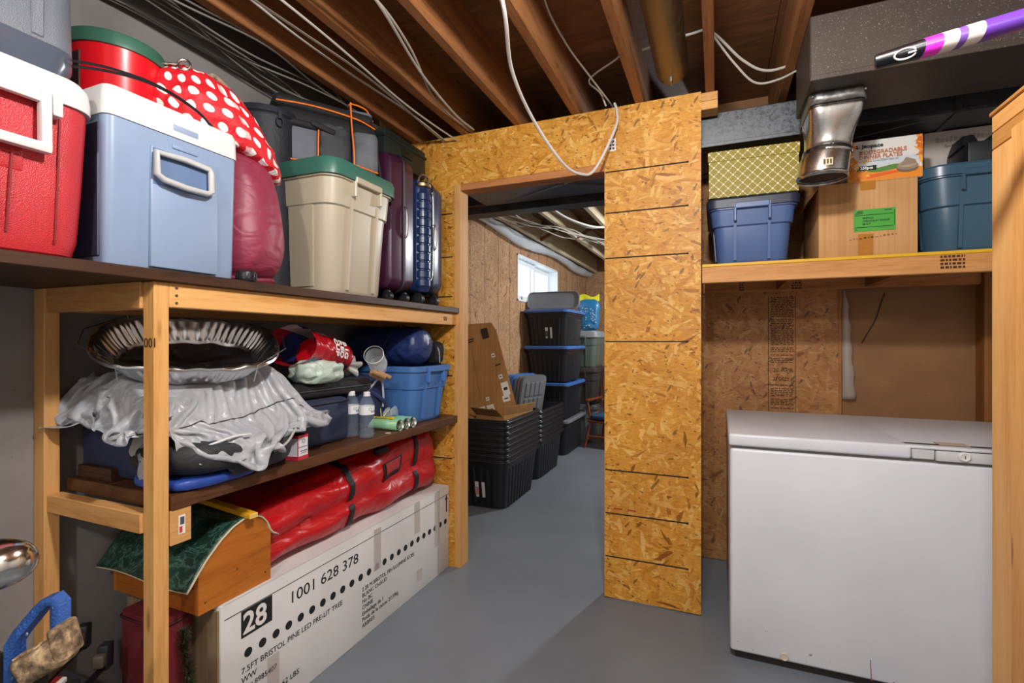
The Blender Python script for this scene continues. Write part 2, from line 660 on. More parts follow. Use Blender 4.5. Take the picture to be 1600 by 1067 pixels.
# ------------------------------------------------------------------ the setting
@memo
def hardboard():
    g = G('brown_hardboard')
    n1 = g.noise(g.co(), 4, 5)
    k = g.ramp(g.noise(g.map(g.co(), (9, 1, 60)), 1.0, 3), [(.68, (0, 0, 0)), (.72, (1, 1, 1))])
    col = g.ramp(n1, [(.3, c('#7d5632')), (.7, c('#8f663e'))])
    g.P(Base_Color=g.mix(g.math('MULTIPLY', k, .25), col, c('#b59a7c')), Roughness=.7)
    return g.m
WL = -1.86          # face of the foundation wall behind the left shelves
WY = 2.40           # face of the strand-board partition
W2 = -2.03          # strand-board wall of the second room
CZ = 2.62           # underside of the subfloor
JZ = 2.386          # underside of the joists
OSB_F = osb('xz')
OSB_DULL = osb('yz', (0.72, 0.66, 0.62), 3.0, 0.75, 0.75)  # same strand board, second room's cool light put into the duller tint
OSB_DIMLITX = osb('xz', (0.72, 0.66, 0.62), 5.0, 0.75, 0.75)  # far wall copy, the same room light tinted in
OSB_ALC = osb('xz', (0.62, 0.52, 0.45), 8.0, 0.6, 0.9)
PINE = {a: lumber(a) for a in 'xyz'}
PINE2 = {a: lumber(a, '#e6b673', '#c98d45', seed=3.0) for a in 'xyz'}
JOIST = lumber('y', '#b27a4a', '#7c4a28', 0.7, 1.0)

m = MB(); m.b2((-2.2, -1.8, -0.1), (2.4, 8.4, 0.0))
struct(m.build('floor', floor_paint(), smooth=0))
m = MB(); m.b2((WL - .2, -1.8, 0), (WL, WY + .012, CZ))
struct(m.build('wall_left', painted_concrete(), smooth=0))
m = MB(); m.b2((-2.2, -1.95, 0), (2.4, -1.8, CZ))
struct(m.build('wall_back', painted_concrete('#eceae6', '#e0ddd8', False), smooth=0))
m = MB(); m.b2((2.25, -1.8, 0), (2.4, 8.3, CZ))
struct(m.build('wall_right', painted_concrete('#eceae6', '#e0ddd8', False), smooth=0))

# second room: wall with the window, far wall
WY0, WY1, WZ0, WZ1 = 5.02, 6.50, 1.70, 2.22
m = MB()
m.b2((W2 - .17, WY + .1, 0), (W2, WY0, CZ)); m.b2((W2 - .17, WY1, 0), (W2, 8.2, CZ))
m.b2((W2 - .17, WY0, 0), (W2, WY1, WZ0)); m.b2((W2 - .17, WY0, WZ1), (W2, WY1, CZ))
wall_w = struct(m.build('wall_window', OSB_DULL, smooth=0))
LINE = plain('#241a12', 0.9)
for k in range(17):
    y = 3.3 + k * 0.305
    m = MB()
    if WY0 < y < WY1:
        m.b2((W2, y - .002, 0), (W2 + .0012, y + .002, WZ0)); m.b2((W2, y - .002, WZ1), (W2 + .0012, y + .002, 2.5))
    else:
        m.b2((W2, y - .002, 0), (W2 + .0012, y + .002, 2.5))
    m.build('nail_line', LINE, wall_w, 0)
m = MB(); m.b2((-2.2, 8.15, 0), (2.4, 8.3, CZ))
struct(m.build('wall_far', OSB_DIMLITX, smooth=0))

# window: white slider in a deep white reveal
VINYL = plastic('#e8ecee', 0.35, 0.02, 0.02)
win = struct(bpy.data.objects.new('window_1', None)); COL.objects.link(win)
win.location = (W2, (WY0 + WY1) / 2, WZ0)
hw, hh = (WY1 - WY0) / 2, WZ1 - WZ0
m = MB()
for lo, hi in (((-.17, -hw, -.0), (.012, -hw + .022, hh)), ((-.17, hw - .022, 0), (.012, hw, hh)), ((-.17, -hw, 0), (.012, hw, .022)), ((-.17, -hw, hh - .022), (.012, hw, hh))):
    m.b2(lo, hi, .002)
m.build('reveal', VINYL, win, 30)
def sash(y0, y1, x):
    m = MB(); t = .05
    m.b2((x - .02, y0, .03), (x + .02, y0 + t, hh - .03), .003); m.b2((x - .02, y1 - t, .03), (x + .02, y1, hh - .03), .003)
    m.b2((x - .02, y0 + t, .03), (x + .02, y1 - t, .03 + t), .003); m.b2((x - .02, y0 + t, hh - .03 - t), (x + .02, y1 - t, hh - .03), .003)
    s = m.build('sash', VINYL, win, 30)
    m = MB(); m.b2((x - .003, y0 + t - .005, .03 + t - .005), (x + .003, y1 - t + .005, hh - .025 - t))
    m.build('pane', film('#ffffff', 0.12, 0.03), s, 0)
sash(-hw + .02, .03, -.085)
sash(-.03, hw - .02, -.135)

# partition in front: strand-board sheets on studs
DX0, DX1, DZ = -1.305, -0.507, 2.118
PR = -0.066
wf = struct(bpy.data.objects.new('wall_front', None)); COL.objects.link(wf)
wf.location = (0, WY, 0)
m = MB(); m.b2((WL, 0, 0), (DX0 - .036, .012, DZ)); m.build('strand_board_sheet', OSB_F, wf, 0)
m = MB(); m.b2((WL, 0, DZ), (DX1, .012, JZ)); m.build('strand_board_sheet', OSB_F, wf, 0)
m = MB(); m.b2((DX1, -.001, .006), (PR, .012, JZ)); m.build('strand_board_sheet', OSB_F, wf, 0)
m = MB(); m.b2((DX0 - .038, -.002, 0), (DX0, .09, DZ), .002); m.build('jamb_stud', PINE['z'], wf, 30)
m = MB(); m.b2((DX0 - .038, .013, DZ + .001), (DX1 + .04, .09, DZ + .04), .002); m.build('header', lumber('x', '#c98a55', '#9a5a2c'), wf, 30)
m = MB(); m.b2((DX0 - .0, .001, DZ - .036), (DX1, .09, DZ), .002); m.build('header', lumber('x', '#c98a55', '#9a5a2c', seed=2.), wf, 30)
m = MB(); m.b2((PR - .042, .0125, .01), (PR - .002, .1, JZ - .08), .002); m.build('end_stud', lumber('z', '#9c6a34', '#6e4218'), wf, 30)
m = MB(); m.b2((DX1, .0125, 0), (DX1 + .038, .1, DZ - .04), .002); m.build('jamb_stud', PINE['z'], wf, 30)
m = MB(); m.b2((WL, .0125, JZ - .078), (.004, .1, JZ - .04), .002); m.build('top_plate', PINE2['x'], wf, 30)
m = MB(); m.b2((WL, .0125, JZ - .039), (.004, .1, JZ - .001), .002); m.build('top_plate', PINE['x'], wf, 30)
# black nail lines snapped on the sheets
def marks(x0, x1, zs, mat=LINE, t=.006):
    for z in zs:
        m = MB(); m.b2((x0, -.0022, z - t / 2), (x1, -.0008, z + t / 2)); m.build('nail_line', mat, wf, 0)
marks(DX1 + .004, PR - .06, [.205, .415, .625, 1.25, 1.655, 1.875, 2.075])
for z in (.205, .415, .625, 1.25, 1.655, 1.875, 2.075):
    m = MB(); m.lathe([(.004, -.001), (.005, 0), (.003, .001)], 8, Matrix.Translation((PR - .058, -.0018, z)) @ Matrix.Rotation(R(90), 4, 'X')); m.build('marker_blot', LINE, wf)
marks(WL + .2, DX0 - .05, [.60, .84, 1.06, 1.50, 1.72, 1.96])
RED = plain('#a02018', .7)
marks(DX1 + .045, DX1 + .085, [.44], RED, .006); marks(DX1 + .11, DX1 + .15, [.44], RED, .006)
m = MB(); m.b2((DX1 + .02, -.003, 2.175), (DX1 + .055, -.001, 2.235)); st = m.build('barcode_sticker', plain('#e9e6df', .5), wf, 0)
m = MB()
for k in range(3):
    for q in range(2):
        m.b2((DX1 + .024 + q * .014, -.0038, 2.182 + k * .016), (DX1 + .034 + q * .014, -.003, 2.193 + k * .016))
m.build('barcode', plain('#3a3a3c', .6), st, 0)

# freezer alcove: side, back and panels
BY = 3.06
m = MB(); m.b2((-.125, WY + .102, 0), (-.11, BY + .1, JZ)); wa = struct(m.build('wall_alcove_light_stop', osb('yz', (.62, .52, .45), 2.0, .6, .9), smooth=0))  # side wall added to stop light leaking through here
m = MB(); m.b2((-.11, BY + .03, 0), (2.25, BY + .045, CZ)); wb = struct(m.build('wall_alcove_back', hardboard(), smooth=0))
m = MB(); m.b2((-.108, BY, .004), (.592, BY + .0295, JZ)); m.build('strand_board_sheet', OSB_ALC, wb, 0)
m = MB(); m.b2((.592, BY - .004, 0), (.606, BY + .03, 1.70), .002); m.build('batten', lumber('z', '#c08a52', '#94602e'), wb, 30)
m = MB(); m.b2((1.165, BY - .06, 0), (1.205, BY + .03, 1.70), .002); m.build('stud', lumber('z', '#a06a34', '#7a4a20'), wb, 30)
# strip of vapour film hanging beside the sheet edge
def vf(u, v):
    z = .95 + .57 * v
    w = .012 + .048 * (1 - v) ** .6 + .004 * math.sin(v * 31)
    return (.607 + w * u, BY - .004 - .012 * math.sin(u * 3.1) - .004 * math.sin(v * 9), z)
m = MB(); m.grid(vf, 6, 24)
tag(m.build('vapour_film_strip', film('#b9aa9f', .5, .4), solid=.001), 'milky strip of plastic film hanging beside the strand board edge above freezer', 'plastic film')
# mill stamp on the alcove sheet: two ruled lines, blocks of illegible print, the date
INK = plain('#3a220f', .9)
m = MB()
for x in (.262, .392):
    m.b2((x, BY - .0016, .86), (x + .0025, BY, 1.50))
rs = random.Random(4)
z = 1.492
while z > .87:
    if not (1.02 < z < 1.12):
        x = .275
        while x < .38:
            w = rs.uniform(.006, .022)
            m.b2((x, BY - .0014, z - .0022), (min(x + w, .386), BY, z + .0022)); x += w + .005
    z -= rs.choice((.0095, .0095, .0095, .02))
m.build('mill_stamp', INK, wb, 0)
Mx = basis((.285, BY - .0016, 1.082), (1, 0, 0), (0, 0, 1))
lettering('20 APR', .032, INK, wb, Mx, 'mill_stamp_date')
lettering('200SD', .030, INK, wb, basis((.283, BY - .0016, 1.035), (1, 0, 0), (0, 0, 1)), 'mill_stamp_date')

# ceiling: plywood subfloor and joists
ce = struct(bpy.data.objects.new('ceiling', None)); COL.objects.link(ce)
PLY = plywood()
for i in range(4):
    for j in range(5):
        x0 = -2.2 + i * 1.22 + (0.0 if j % 2 else -.3); y0 = -1.95 + j * 2.44
        m = MB(); m.b2((max(-2.2, x0), y0 + .001, CZ), (min(2.4, x0 + 1.217), min(8.3, y0 + 2.437), CZ + .02)); m.build('plywood_sheet', PLY, ce, 0)
m = MB(); m.b2((-2.3, -2.0, CZ + .021), (2.5, 8.4, CZ + .1)); m.build('upper_floor', PLY, ce, 0)
me_j = None
for k in range(-7, 7):
    x = -.029 - .312 * -k
    if x < WL + .03 or x > 2.2:
        continue
    if me_j is None:
        m = MB(); m.b2((-.019, -1.79, JZ), (.019, 3.1, CZ), .0015); j0 = m.build('joist', JOIST, ce, 30, loc=(x, 0, 0)); me_j = j0
    else:
        o = j0.copy(); COL.objects.link(o); o.location = (x, 0, 0)
JOIST_LIT = lumber('y', '#d2c4a6', '#a8936e', 0.7, 4.0)  # joist lumber made paler, window light put into its colour
j2 = None
for x in (-1.86, -1.44, -1.03, -.62, -.2, .22, .64, 1.06, 1.48, 1.9):
    if j2 is None:
        m = MB(); m.b2((-.019, 3.26, JZ), (.019, 8.14, CZ), .0015); j2 = m.build('joist', JOIST_LIT, ce, 30, loc=(x, 0, 0))
    else:
        o = j2.copy(); COL.objects.link(o); o.location = (x, 0, 0)
BRG = lumber('x', '#8a6238', '#5e3d1c', .7, 2.0)
for (x0, x1, y) in ((-1.84, -1.46, 5.3), (-1.42, -1.05, 5.32), (-1.01, -.64, 5.3)):
    for s in (1, -1):
        m = MB(); L = math.hypot(x1 - x0, .2)
        m.box(((x0 + x1) / 2, y + s * .025, (JZ + CZ) / 2 - .005), (L, .036, .036), (0, s * math.atan2(.2, x1 - x0), 0), .002)
        m.build('cross_bridging', BRG, ce, 30)
# stamp on the subfloor
STAMP = plain('#2e1c10', .9)
lettering('COFI', .075, STAMP, ce, basis((-.66, 1.32, CZ - .0008), (-1, 0, 0), (0, 1, 0)), 'subfloor_stamp')
m = MB()
for lo, hi in (((-.93, 1.36), (-.66, 1.363)), ((-.93, 1.28), (-.66, 1.283))):
    m.b2(lo + (CZ - .001,), hi + (CZ,))
m.build('subfloor_stamp', STAMP, ce, 0)
lettering('V II', .11, plain('#20202c', .9), ce, basis((-.36, 1.42, CZ - .0008), (-1, .1, 0), (.1, 1, 0)), 'subfloor_stamp')

# steel beam
m = MB()
m.b2((-2.03, 3.12, 2.15), (2.25, 3.25, 2.205), .002); m.b2((-2.03, 3.18, 2.165), (2.25, 3.19, 2.37)); m.b2((-2.03, 3.12, 2.37), (2.25, 3.25, 2.385), .002)
STEEL = G('beam_primer'); STEEL.P(Base_Color=STEEL.ramp(STEEL.noise(STEEL.co(), 12, 4), [(.35, c('#26282c')), (.66, c('#3a3c42')), (.75, c('#5a3524'))]), Roughness=.5, Metallic=.2)
bmm = struct(m.build('trim_steel_beam', STEEL.m, smooth=0))
m = MB(); m.b2((-2.03, 3.116, 2.2), (2.25, 3.13, 2.212)); m.build('rusty_edge', plain('#7c4a30', .8), bmm, 0)

# lampholders for the bulb and the two added fill lamps (above the picture)
for i, (x, y, z, w, r, colr) in enumerate(LIGHTS):
    xo = min([-.029 + .312 * k for k in range(-5, 7)], key=lambda q: abs(q - x)) if y < 3 else .22
    x = xo
    t = thing('bulb_and_fill_lamp', ('white porcelain lampholder on joist ahead of the camera', 'added fill lamp in white lampholder behind the camera', 'added cool fill lamp in white lampholder in the window room')[i], 'lamp', (x, y, JZ))
    m = MB(); m.lathe([(.055, 0), (.055, -.012), (.035, -.03), (.022, -.035), (.022, -.05)], 20); m.build('socket', plain('#ece9e2', .3), t)
    ld = bpy.data.lights.new('bulb_and_fill_light', 'POINT'); ld.energy = w; ld.shadow_soft_size = r; ld.color = colr
    lo = bpy.data.objects.new('bulb_and_fill_light', ld); COL.objects.link(lo); lo.parent = t; lo.location = (0, 0, z - JZ)

# ------------------------------------------------------------------ ducts and pipe
g = G('dusty_duct')
gv = g.n('TexVoronoi', {'Vector': g.co(), 'Scale': 130}).outputs['Distance']
gn = g.noise(g.co(), 6, 4); gf = g.noise(g.co(), 220, 2)
col = g.mix(gn, c('#3a322c'), c('#554b43'))
col = g.mix(g.ramp(gf, [(.62, (0, 0, 0)), (.72, (1, 1, 1))]), col, c('#8a8077'))
g.P(Base_Color=col, Metallic=.35, Roughness=.55)
GALV = g.m
GALV2 = galvanized('#6d7074', .42, .8, 120)
def duct(name, label, x0, x1, y0, y1, z0, z1, seams, GALV=GALV):
    t = thing(name, label, 'duct', ((x0 + x1) / 2, (y0 + y1) / 2, z0))
    w, d, h = x1 - x0, y1 - y0, z1 - z0
    m = MB(); m.b2((-w / 2, -d / 2, 0), (w / 2, d / 2, h), .004)
    # cross-broken faces: shallow diagonal creases
    m.build('duct_body', GALV, t, 30)
    for s in seams:
        m = MB(); xx = s - (x0 + x1) / 2
        m.b2((xx - .012, -d / 2 - .006, -.006), (xx + .012, d / 2 + .006, h + .002), .003); m.build('drive_cleat', GALV, t, 30)
    m = MB(); m.b2((-w / 2, -d / 2 - .005, -.002), (w / 2, -d / 2, .016), .002); m.build('corner_seam', GALV, t, 30)
    return t
duct('supply_duct', 'large dusty galvanised duct at ceiling right, carrying the take-off boot', .30, 2.24, 1.985, 2.31, 2.157, 2.383, (1.45,))
d2 = duct('return_duct', 'long galvanised duct running behind the doorway and above the storage shelf', -1.46, 2.24, 2.53, 3.05, 2.177, 2.335, (-.3, .9), GALV2)
# stiffening creases under the long duct
m = MB()
for a, b in (((-1.3, 2.56), (-.35, 3.02)), ((-1.3, 3.02), (-.35, 2.56)), ((-.25, 2.56), (.85, 3.02)), ((-.25, 3.02), (.85, 2.56))):
    cx, cy = (-1.46 + 2.24) / 2, 2.79
    m.tube([(a[0] - cx, a[1] - cy, 0.004), ((a[0] + b[0]) / 2 - cx, (a[1] + b[1]) / 2 - cy, -.0), (b[0] - cx, b[1] - cy, .004)], .008, 6)
m.build('cross_break', GALV2, d2)
# take-off boot: rectangular collar to round pipe
SHINY = metal('#c6c5c1', .24)
t = thing('duct_boot', 'shiny sheet metal boot tapering from the ceiling duct to round pipe', 'duct boot', (.395, 2.2, 1.86))
z0 = 1.86
def ring_rect(x0, x1, y0, y1, z, n=32):
    out = []
    cx, cy = (x0 + x1) / 2 - .395, (y0 + y1) / 2 - 2.2
    for i in range(n):
        a = 2 * math.pi * (i + .5) / n
        ca, sa = math.cos(a), math.sin(a)
        k = 1 / max(abs(ca), abs(sa))
        out.append((cx + (x1 - x0) / 2 * ca * k, cy + (y1 - y0) / 2 * sa * k, z - z0))
    return out
def ring_circ(x, y, r, z, n=32):
    return [(x - .395 + r * math.cos(2 * math.pi * (i + .5) / n), y - 2.2 + r * math.sin(2 * math.pi * (i + .5) / n), z - z0) for i in range(n)]
m = MB(); m.loft([ring_rect(.315, .49, 2.08, 2.30, 2.157), ring_rect(.315, .49, 2.08, 2.30, 2.115)], False, False)
m.build('collar', galvanized('#a5a3a0', .4, .9), t, 30, solid=.003)
rg = []
for i in range(9):
    f = i / 8
    A, B = ring_rect(.317, .488, 2.083, 2.297, 2.115 - .14 * f), ring_circ(.389, 2.195, .076, 2.115 - .14 * f)
    s = f * f * (3 - 2 * f)
    rg.append([tuple(a * (1 - s) + b * s for a, b in zip(p, q)) for p, q in zip(A, B)])
m = MB(); m.loft(rg, False, False); m.build('transition', SHINY, t, 65, solid=.002)
m = MB(); m.lathe([(.078, .095), (.081, .1), (.081, .106), (.078, .112)], 32, Matrix.Translation((-.006, -.005, .0)), False, False); m.build('bead', SHINY, t)
m = MB(); m.loft([ring_circ(.386, 2.195, .079, 1.975), ring_circ(.384, 2.195, .0795, 1.955), ring_circ(.378, 2.195, .083, 1.94), ring_circ(.372, 2.196, .083, 1.885), ring_circ(.371, 2.196, .086, 1.88), ring_circ(.371, 2.196, .083, 1.868)], False, False)
m.build('round_pipe', SHINY, t, 25, solid=.002)
m = MB(); m.lathe([(.0001, 0), (.08, 0)], 24, Matrix.Translation((-.024, -.004, .02)), False, False); m.build('damper_plate', plain('#2a2a2a', .6, .5), t, 0)
m = MB(); m.box((-.02, -.089, .05), (.032, .002, .026), (0, 0, 0)); s = m.build('sticker', plain('#d8c9a4', .6), t, 0)
m = MB()
for q in range(3):
    m.box((-.03 + q * .01, -.0905, .05), (.006, .001, .017))
m.build('sticker_print', plain('#5a4a30', .7), s, 0)
for (x, z) in ((.322, 2.14), (.483, 2.14), (.392, 1.975)):
    m = MB(); m.lathe([(.004, 0), (.004, .002), (.002, .004)], 10, Matrix.Translation((x - .395, 2.078 - 2.2 if z > 2 else 2.114 - 2.2, z - z0)) @ Matrix.Rotation(R(90), 4, 'X')); m.build('screw', metal('#d8d8d8', .25), t)
# round pipe between the joists
t = thing('round_duct_pipe', 'round galvanised pipe running between ceiling joists, ending at partition', 'pipe', (-.185, .3, 2.475))
m = MB(); m.tube([(0, -1.9, 0), (0, 2.02, 0)], .07, 28); m.build('pipe', galvanized('#8c7a5e', .42, .85, 50), t)
m = MB(); m.lathe([(.0705, 0), (.073, .006), (.073, .012), (.0705, .018)], 28, Matrix.Translation((0, 1.1, 0)) @ Matrix.Rotation(R(90), 4, 'X'), False, False); m.build('joint_bead', galvanized('#8c7a5e', .42, .85, 50), t)
m = MB(); m.b2((-.004, 1.95, -.09), (.004, 2.0, -.065)); m.build('hanger_screw', metal('#777777', .4), t, 30)

# ------------------------------------------------------------------ cables
CAB = plain('#b3aca1', .5)
CABD = plain('#77716a', .6)
def spline(pts, n=10):
    out = []
    P = [Vector(p) for p in pts]
    P = [P[0] * 2 - P[1]] + P + [P[-1] * 2 - P[-2]]
    for i in range(1, len(P) - 2):
        for k in range(n):
            t = k / n
            a, b, d, e = P[i - 1], P[i], P[i + 1], P[i + 2]
            out.append(0.5 * ((2 * b) + (d - a) * t + (2 * a - 5 * b + 4 * d - e) * t * t + (3 * b - a - 3 * d + e) * t ** 3))
    out.append(P[-2])
    return out
def cable(pts, label, r=.0042, mat=CAB, group=None, flat=False):
    m = MB(); m.tube(spline(pts), r, 7)
    return tag(m.build('electrical_cable', mat), label, 'cable', group)
cable([(-.50, .75, 2.37), (-.536, 1.0, 2.33), (-.543, 1.236, 2.185), (-.614, 1.477, 2.130), (-.632, 1.74, 2.075), (-.591, 1.974, 1.991), (-.545, 2.103, 1.98), (-.505, 2.201, 2.033), (-.44, 2.33, 2.258), (-.445, 2.385, 2.36), (-.46, 2.41, 2.41)],
      'thick white cable drooping in a loop in front of the doorway header', .0062, plain('#d8d3cc', .45))
cable([(-.50, 1.05, 2.60), (-.515, 1.45, 2.59), (-.60, 1.75, 2.55), (-.585, 1.98, 2.5), (-.53, 2.2, 2.45), (-.49, 2.36, 2.42), (-.48, 2.46, 2.42)], 'thin white cable sagging along plywood above the doorway loop')
cable([(-.50, 2.40, 2.40), (-.52, 2.36, 2.45), (-.56, 2.3, 2.48), (-.52, 2.27, 2.50), (-.42, 2.2, 2.50), (-.375, 2.15, 2.50)], 'short kinked white cable poking through the joist above the header')
cable([(-.30, 2.2, 2.52), (-.1, 2.18, 2.53), (-.02, 2.2, 2.53), (.10, 2.28, 2.43), (.2, 2.33, 2.39), (.34, 2.36, 2.42), (.45, 2.4, 2.44)], 'upper of two white cables swagging to the big duct', .0055)
cable([(-.012, 2.2, 2.51), (.07, 2.26, 2.41), (.15, 2.32, 2.345), (.24, 2.34, 2.35), (.34, 2.37, 2.40)], 'lower of two white cables swagging to the big duct', .0045)
rc = random.Random(11)
NTH = ('first', 'second', 'third', 'fourth', 'fifth', 'sixth', 'seventh', 'eighth', 'ninth')
for k in range(9):
    y0 = -.2
    pts = []
    x0 = -1.80 + .025 * k
    for q in range(9):
        y = y0 + q * .31
        pts.append((x0 + .035 * math.sin(q * 1.3 + k) + rc.uniform(-.03, .03) , y, 2.345 + .022 * rc.random() + .0025 * k - .012 * math.sin(q * .9 + k * .7)))
    cable(pts, 'loose grey cable bunched over the left shelf, %s from the wall' % NTH[k], .0036, CABD, 'cable bundle above the left shelf')
for k, (xa, sw) in enumerate(((-1.395, .0), (-1.37, .02), (-1.31, .03))):
    pts = [(xa + .02 * math.sin(q * 1.1 + k * 2) - .02 * q / 8, .3 + q * .262, 2.372 - .006 * k - (.02 if q in (3, 4) else 0) * sw * 10) for q in range(9)]
    cable(pts, ('white cable along joists left of centre, nearest the wall', 'white cable along joists left of centre, middle of three', 'white cable along joists left of centre, nearest the doorway')[k], .0045, CAB)
cable([(-.98, .35, 2.372), (-1.0, .8, 2.372), (-1.06, 1.1, 2.371), (-1.03, 1.3, 2.371), (-1.14, 1.75, 2.372), (-1.2, 2.15, 2.378), (-1.22, 2.39, 2.40)], 'pale cable crossing joist bottoms towards the header, lower of the pair', .0055)
cable([(-1.02, .35, 2.381), (-1.09, 1.0, 2.381), (-1.04, 1.3, 2.381), (-1.09, 1.6, 2.381), (-1.22, 2.0, 2.381), (-1.25, 2.39, 2.40)], 'pale cable crossing joist bottoms towards the header, upper of the pair', .0045)
# second room cables and film
rc = random.Random(5)
for k in range(5):
    x0 = -1.9 + .06 * k
    pts = [(x0 + .12 * q + rc.uniform(-.05, .05), 3.9 + q * .32 + rc.uniform(-.08, .08), JZ - .008 - (.05 * rc.random() if 0 < q < 6 else 0)) for q in range(7)]
    cable(pts, 'loose pale cable under the joists near the window, %s from the wall' % NTH[k], .005, CAB, 'cables under the window room joists')
for k in range(4):
    pts = [(-1.35 + .02 * k, 3.6, JZ - .008), (-1.25 + .02 * k, 4.0, JZ - .05 - .01 * k), (-1.1 + .015 * k, 4.4, JZ - .09), (-.95, 4.7, JZ - .05), (-.75 - .02 * k, 5.3, JZ - .008)]
    cable(pts, 'white cable looping under joists beyond the steel beam, %s from the left' % NTH[k], .009, plain('#dcdcd2', .5), 'looped cables beyond the beam')
def vb(u, v):
    y = 3.3 + 4.8 * u
    z = 2.47 - .16 * v + .03 * math.sin(u * 13) * v
    return (W2 + .012 + .11 * math.sin(v * 2.6) + .02 * noise.noise(Vector((u * 14, v * 4, 0))), y, z)
m = MB(); m.grid(vb, 60, 8)
tag(m.build('vapour_barrier', film('#e6edf2', .5, .22), solid=.001), 'crinkled plastic vapour barrier sagging along top of the window wall', 'plastic sheet')

# ------------------------------------------------------------------ left shelving unit
def off(m, loc):
    L = Vector(loc)
    m.v = [p - L for p in m.v]
    return m
SH = (-1.6, 1.5, 0)
un = thing('shelving_unit', 'site-built two tier shelving of pine posts and dark stained planks along the left wall', 'shelving', SH)
DARKW = {a: lumber(a, '#4e3120', '#24150c', .45, 2.0, False) for a in 'xy'}
MIDW = lumber('y', '#6b4429', '#3a2213', .4, 4.0, False)
def part(name, mat, *boxes, bev=.002, parent=un, loc=SH):
    m = MB()
    for lo, hi in boxes:
        m.b2(lo, hi, bev)
    return off(m, loc).build(name, mat, parent, 30)
TS, MS = 1.434, 0.842        # shelf tops
XF = -1.33
part('post', PINE2['z'], ((XF - .044, .813, 0), (XF, .851, 1.405)))
part('post', PINE['z'], ((WL + .001, .80, 0), (WL + .056, .838, 1.405)))
part('post', PINE['z'], ((WL + .001, 2.33, 0), (WL + .056, 2.368, 1.405)))
part('front_rail', PINE2['y'], ((XF - .038, .8515, 1.340), (XF - .0005, 2.398, 1.4055)))
part('back_rail', PINE['y'], ((WL + .001, .84, 1.340), (WL + .038, 2.329, 1.4055)))
part('crossbar', PINE['x'], ((WL + .057, .806, 1.335), (XF - .045, .844, 1.4055)))
part('crossbar', PINE['x'], ((WL + .057, .806, .752), (XF - .045, .844, .803)))
part('cleat', PINE['x'], ((WL + .057, 2.361, .752), (XF - .041, 2.3985, .803)))
part('cleat', PINE['x'], ((WL + .057, 2.361, 1.345), (XF - .039, 2.3985, 1.4055)))
for k, (xa, xb) in enumerate(((WL + .002, -1.684), (-1.682, -1.498), (-1.496, -1.312))):
    part('shelf_plank', DARKW['y'], ((xa, -.4, 1.406), (xb, 2.397, TS)))
for k, (xa, xb) in enumerate(((WL + .057, -1.60), (-1.598, -1.322))):
    part('shelf_plank', MIDW, ((xa, .853, .804), (xb, 2.397, MS)))
b = part('block', PINE['y'], ((XF - .038, .852, .735), (XF - .006, .905, .7565)), ((XF - .005, .852, .71), (XF + .004, .908, .803)))
m = MB(); m.b2((XF + .0042, .872, .735), (XF + .0052, .89, .785)); st = off(m, SH).build('barcode_sticker', plain('#e8e6e0', .5), b, 0)
m = MB(); m.b2((XF + .0052, .876, .76), (XF + .0058, .887, .78)); off(m, SH).build('barcode', plain('#4a4c58', .6), b, 0)
m = MB(); m.b2((XF + .0052, .874, .739), (XF + .0058, .882, .755)); off(m, SH).build('red_logo', plain('#c23a2a', .6), b, 0)
# nail heads and lumber stamp
for (y, z) in ((.87, 1.352), (.87, 1.372), (.87, 1.392)):
    m = MB(); m.lathe([(.004, 0), (.004, .001)], 8, Matrix.Translation((XF - .0003, y, z)) @ Matrix.Rotation(R(90), 4, 'Y')); off(m, SH).build('nail_head', plain('#5a5148', .5, .6), un)
lettering('SSI', .03, INK, un, Matrix.Translation(-Vector(SH)) @ basis((XF + .0008, 2.26, 1.361), (0, 1, 0), (0, 0, 1)), 'lumber_stamp')
lettering('001', .035, INK, un, Matrix.Translation(-Vector(SH)) @ basis((XF - .04, .8122, 1.235), (1, 0, 0), (0, 0, 1)), 'lumber_stamp')

# ------------------------------------------------------------------ upper left shelf
# red hard cooler with white lid
RC = (-1.53, .375, TS)
t = thing('cooler', 'red hard cooler with white lid and swing handle at left edge of top shelf', 'cooler', RC)
REDP = pebbled('#c0242c', .42, 480, .3)
WHT = plastic('#d3d2cf', .35, .05, .03)
def rounded_body(w, d, zs, n=8):
    return [[(x, y, z) for x, y in rrect(w * s, d * q, r, n)] for z, s, q, r in zs]
m = MB(); m.loft(rounded_body(.41, .62, [(0, .86, .9, .05), (.008, .91, .94, .06), (.04, .95, .96, .06), (.15, .975, .98, .06), (.335, 1, 1, .055)]))
body = m.build('body', REDP, t, 35)
m = MB(); m.loft(rounded_body(.424, .634, [(.3355, 1, 1, .06), (.358, 1.0, 1.0, .06), (.385, .985, .99, .06), (.398, .95, .965, .06), (.402, .88, .92, .05)]))
m.build('lid', WHT, t, 35)
# recessed grip panel, grooves, moulded caution plate, handle
fx = .2055
for (y0, y1, z0, z1) in ((.155, .160, .04, .20), (.235, .239, .03, .30)):
    m = MB(); m.tube([(fx - .009, y0, z0), (fx - .003, y0 + .002, (z0 + z1) / 2), (fx, y1, z1)], .0025, 6); m.build('groove', plain('#7d0d12', .6), t)
m = MB(); m.box((fx - .006, .12, .196), (.008, .12, .055), (0, R(3), 0), .003, 2); pl = m.build('caution_plate', REDP, t, 35)
rs = random.Random(2)
m = MB()
for k in range(6):
    x = .068
    while x < .168:
        w = rs.uniform(.006, .016); m.box((fx - .0015 - .0004 * k, x + w / 2, .216 - k * .008), (.0012, min(w, .17 - x), .0032)); x += w + .003
m.build('moulded_print', plain('#9a1218', .6), pl, 0)
m = MB(); m.b2((fx - .012, .02, .05), (fx - .004, .145, .15), .006, 2); m.build('grip_recess', plain('#a3131b', .6), t, 35)
m = MB(); m.b2((fx - .01, .02, .055), (fx - .0005, .128, .142), .004, 2); m.build('grip_block', REDP, t, 35)
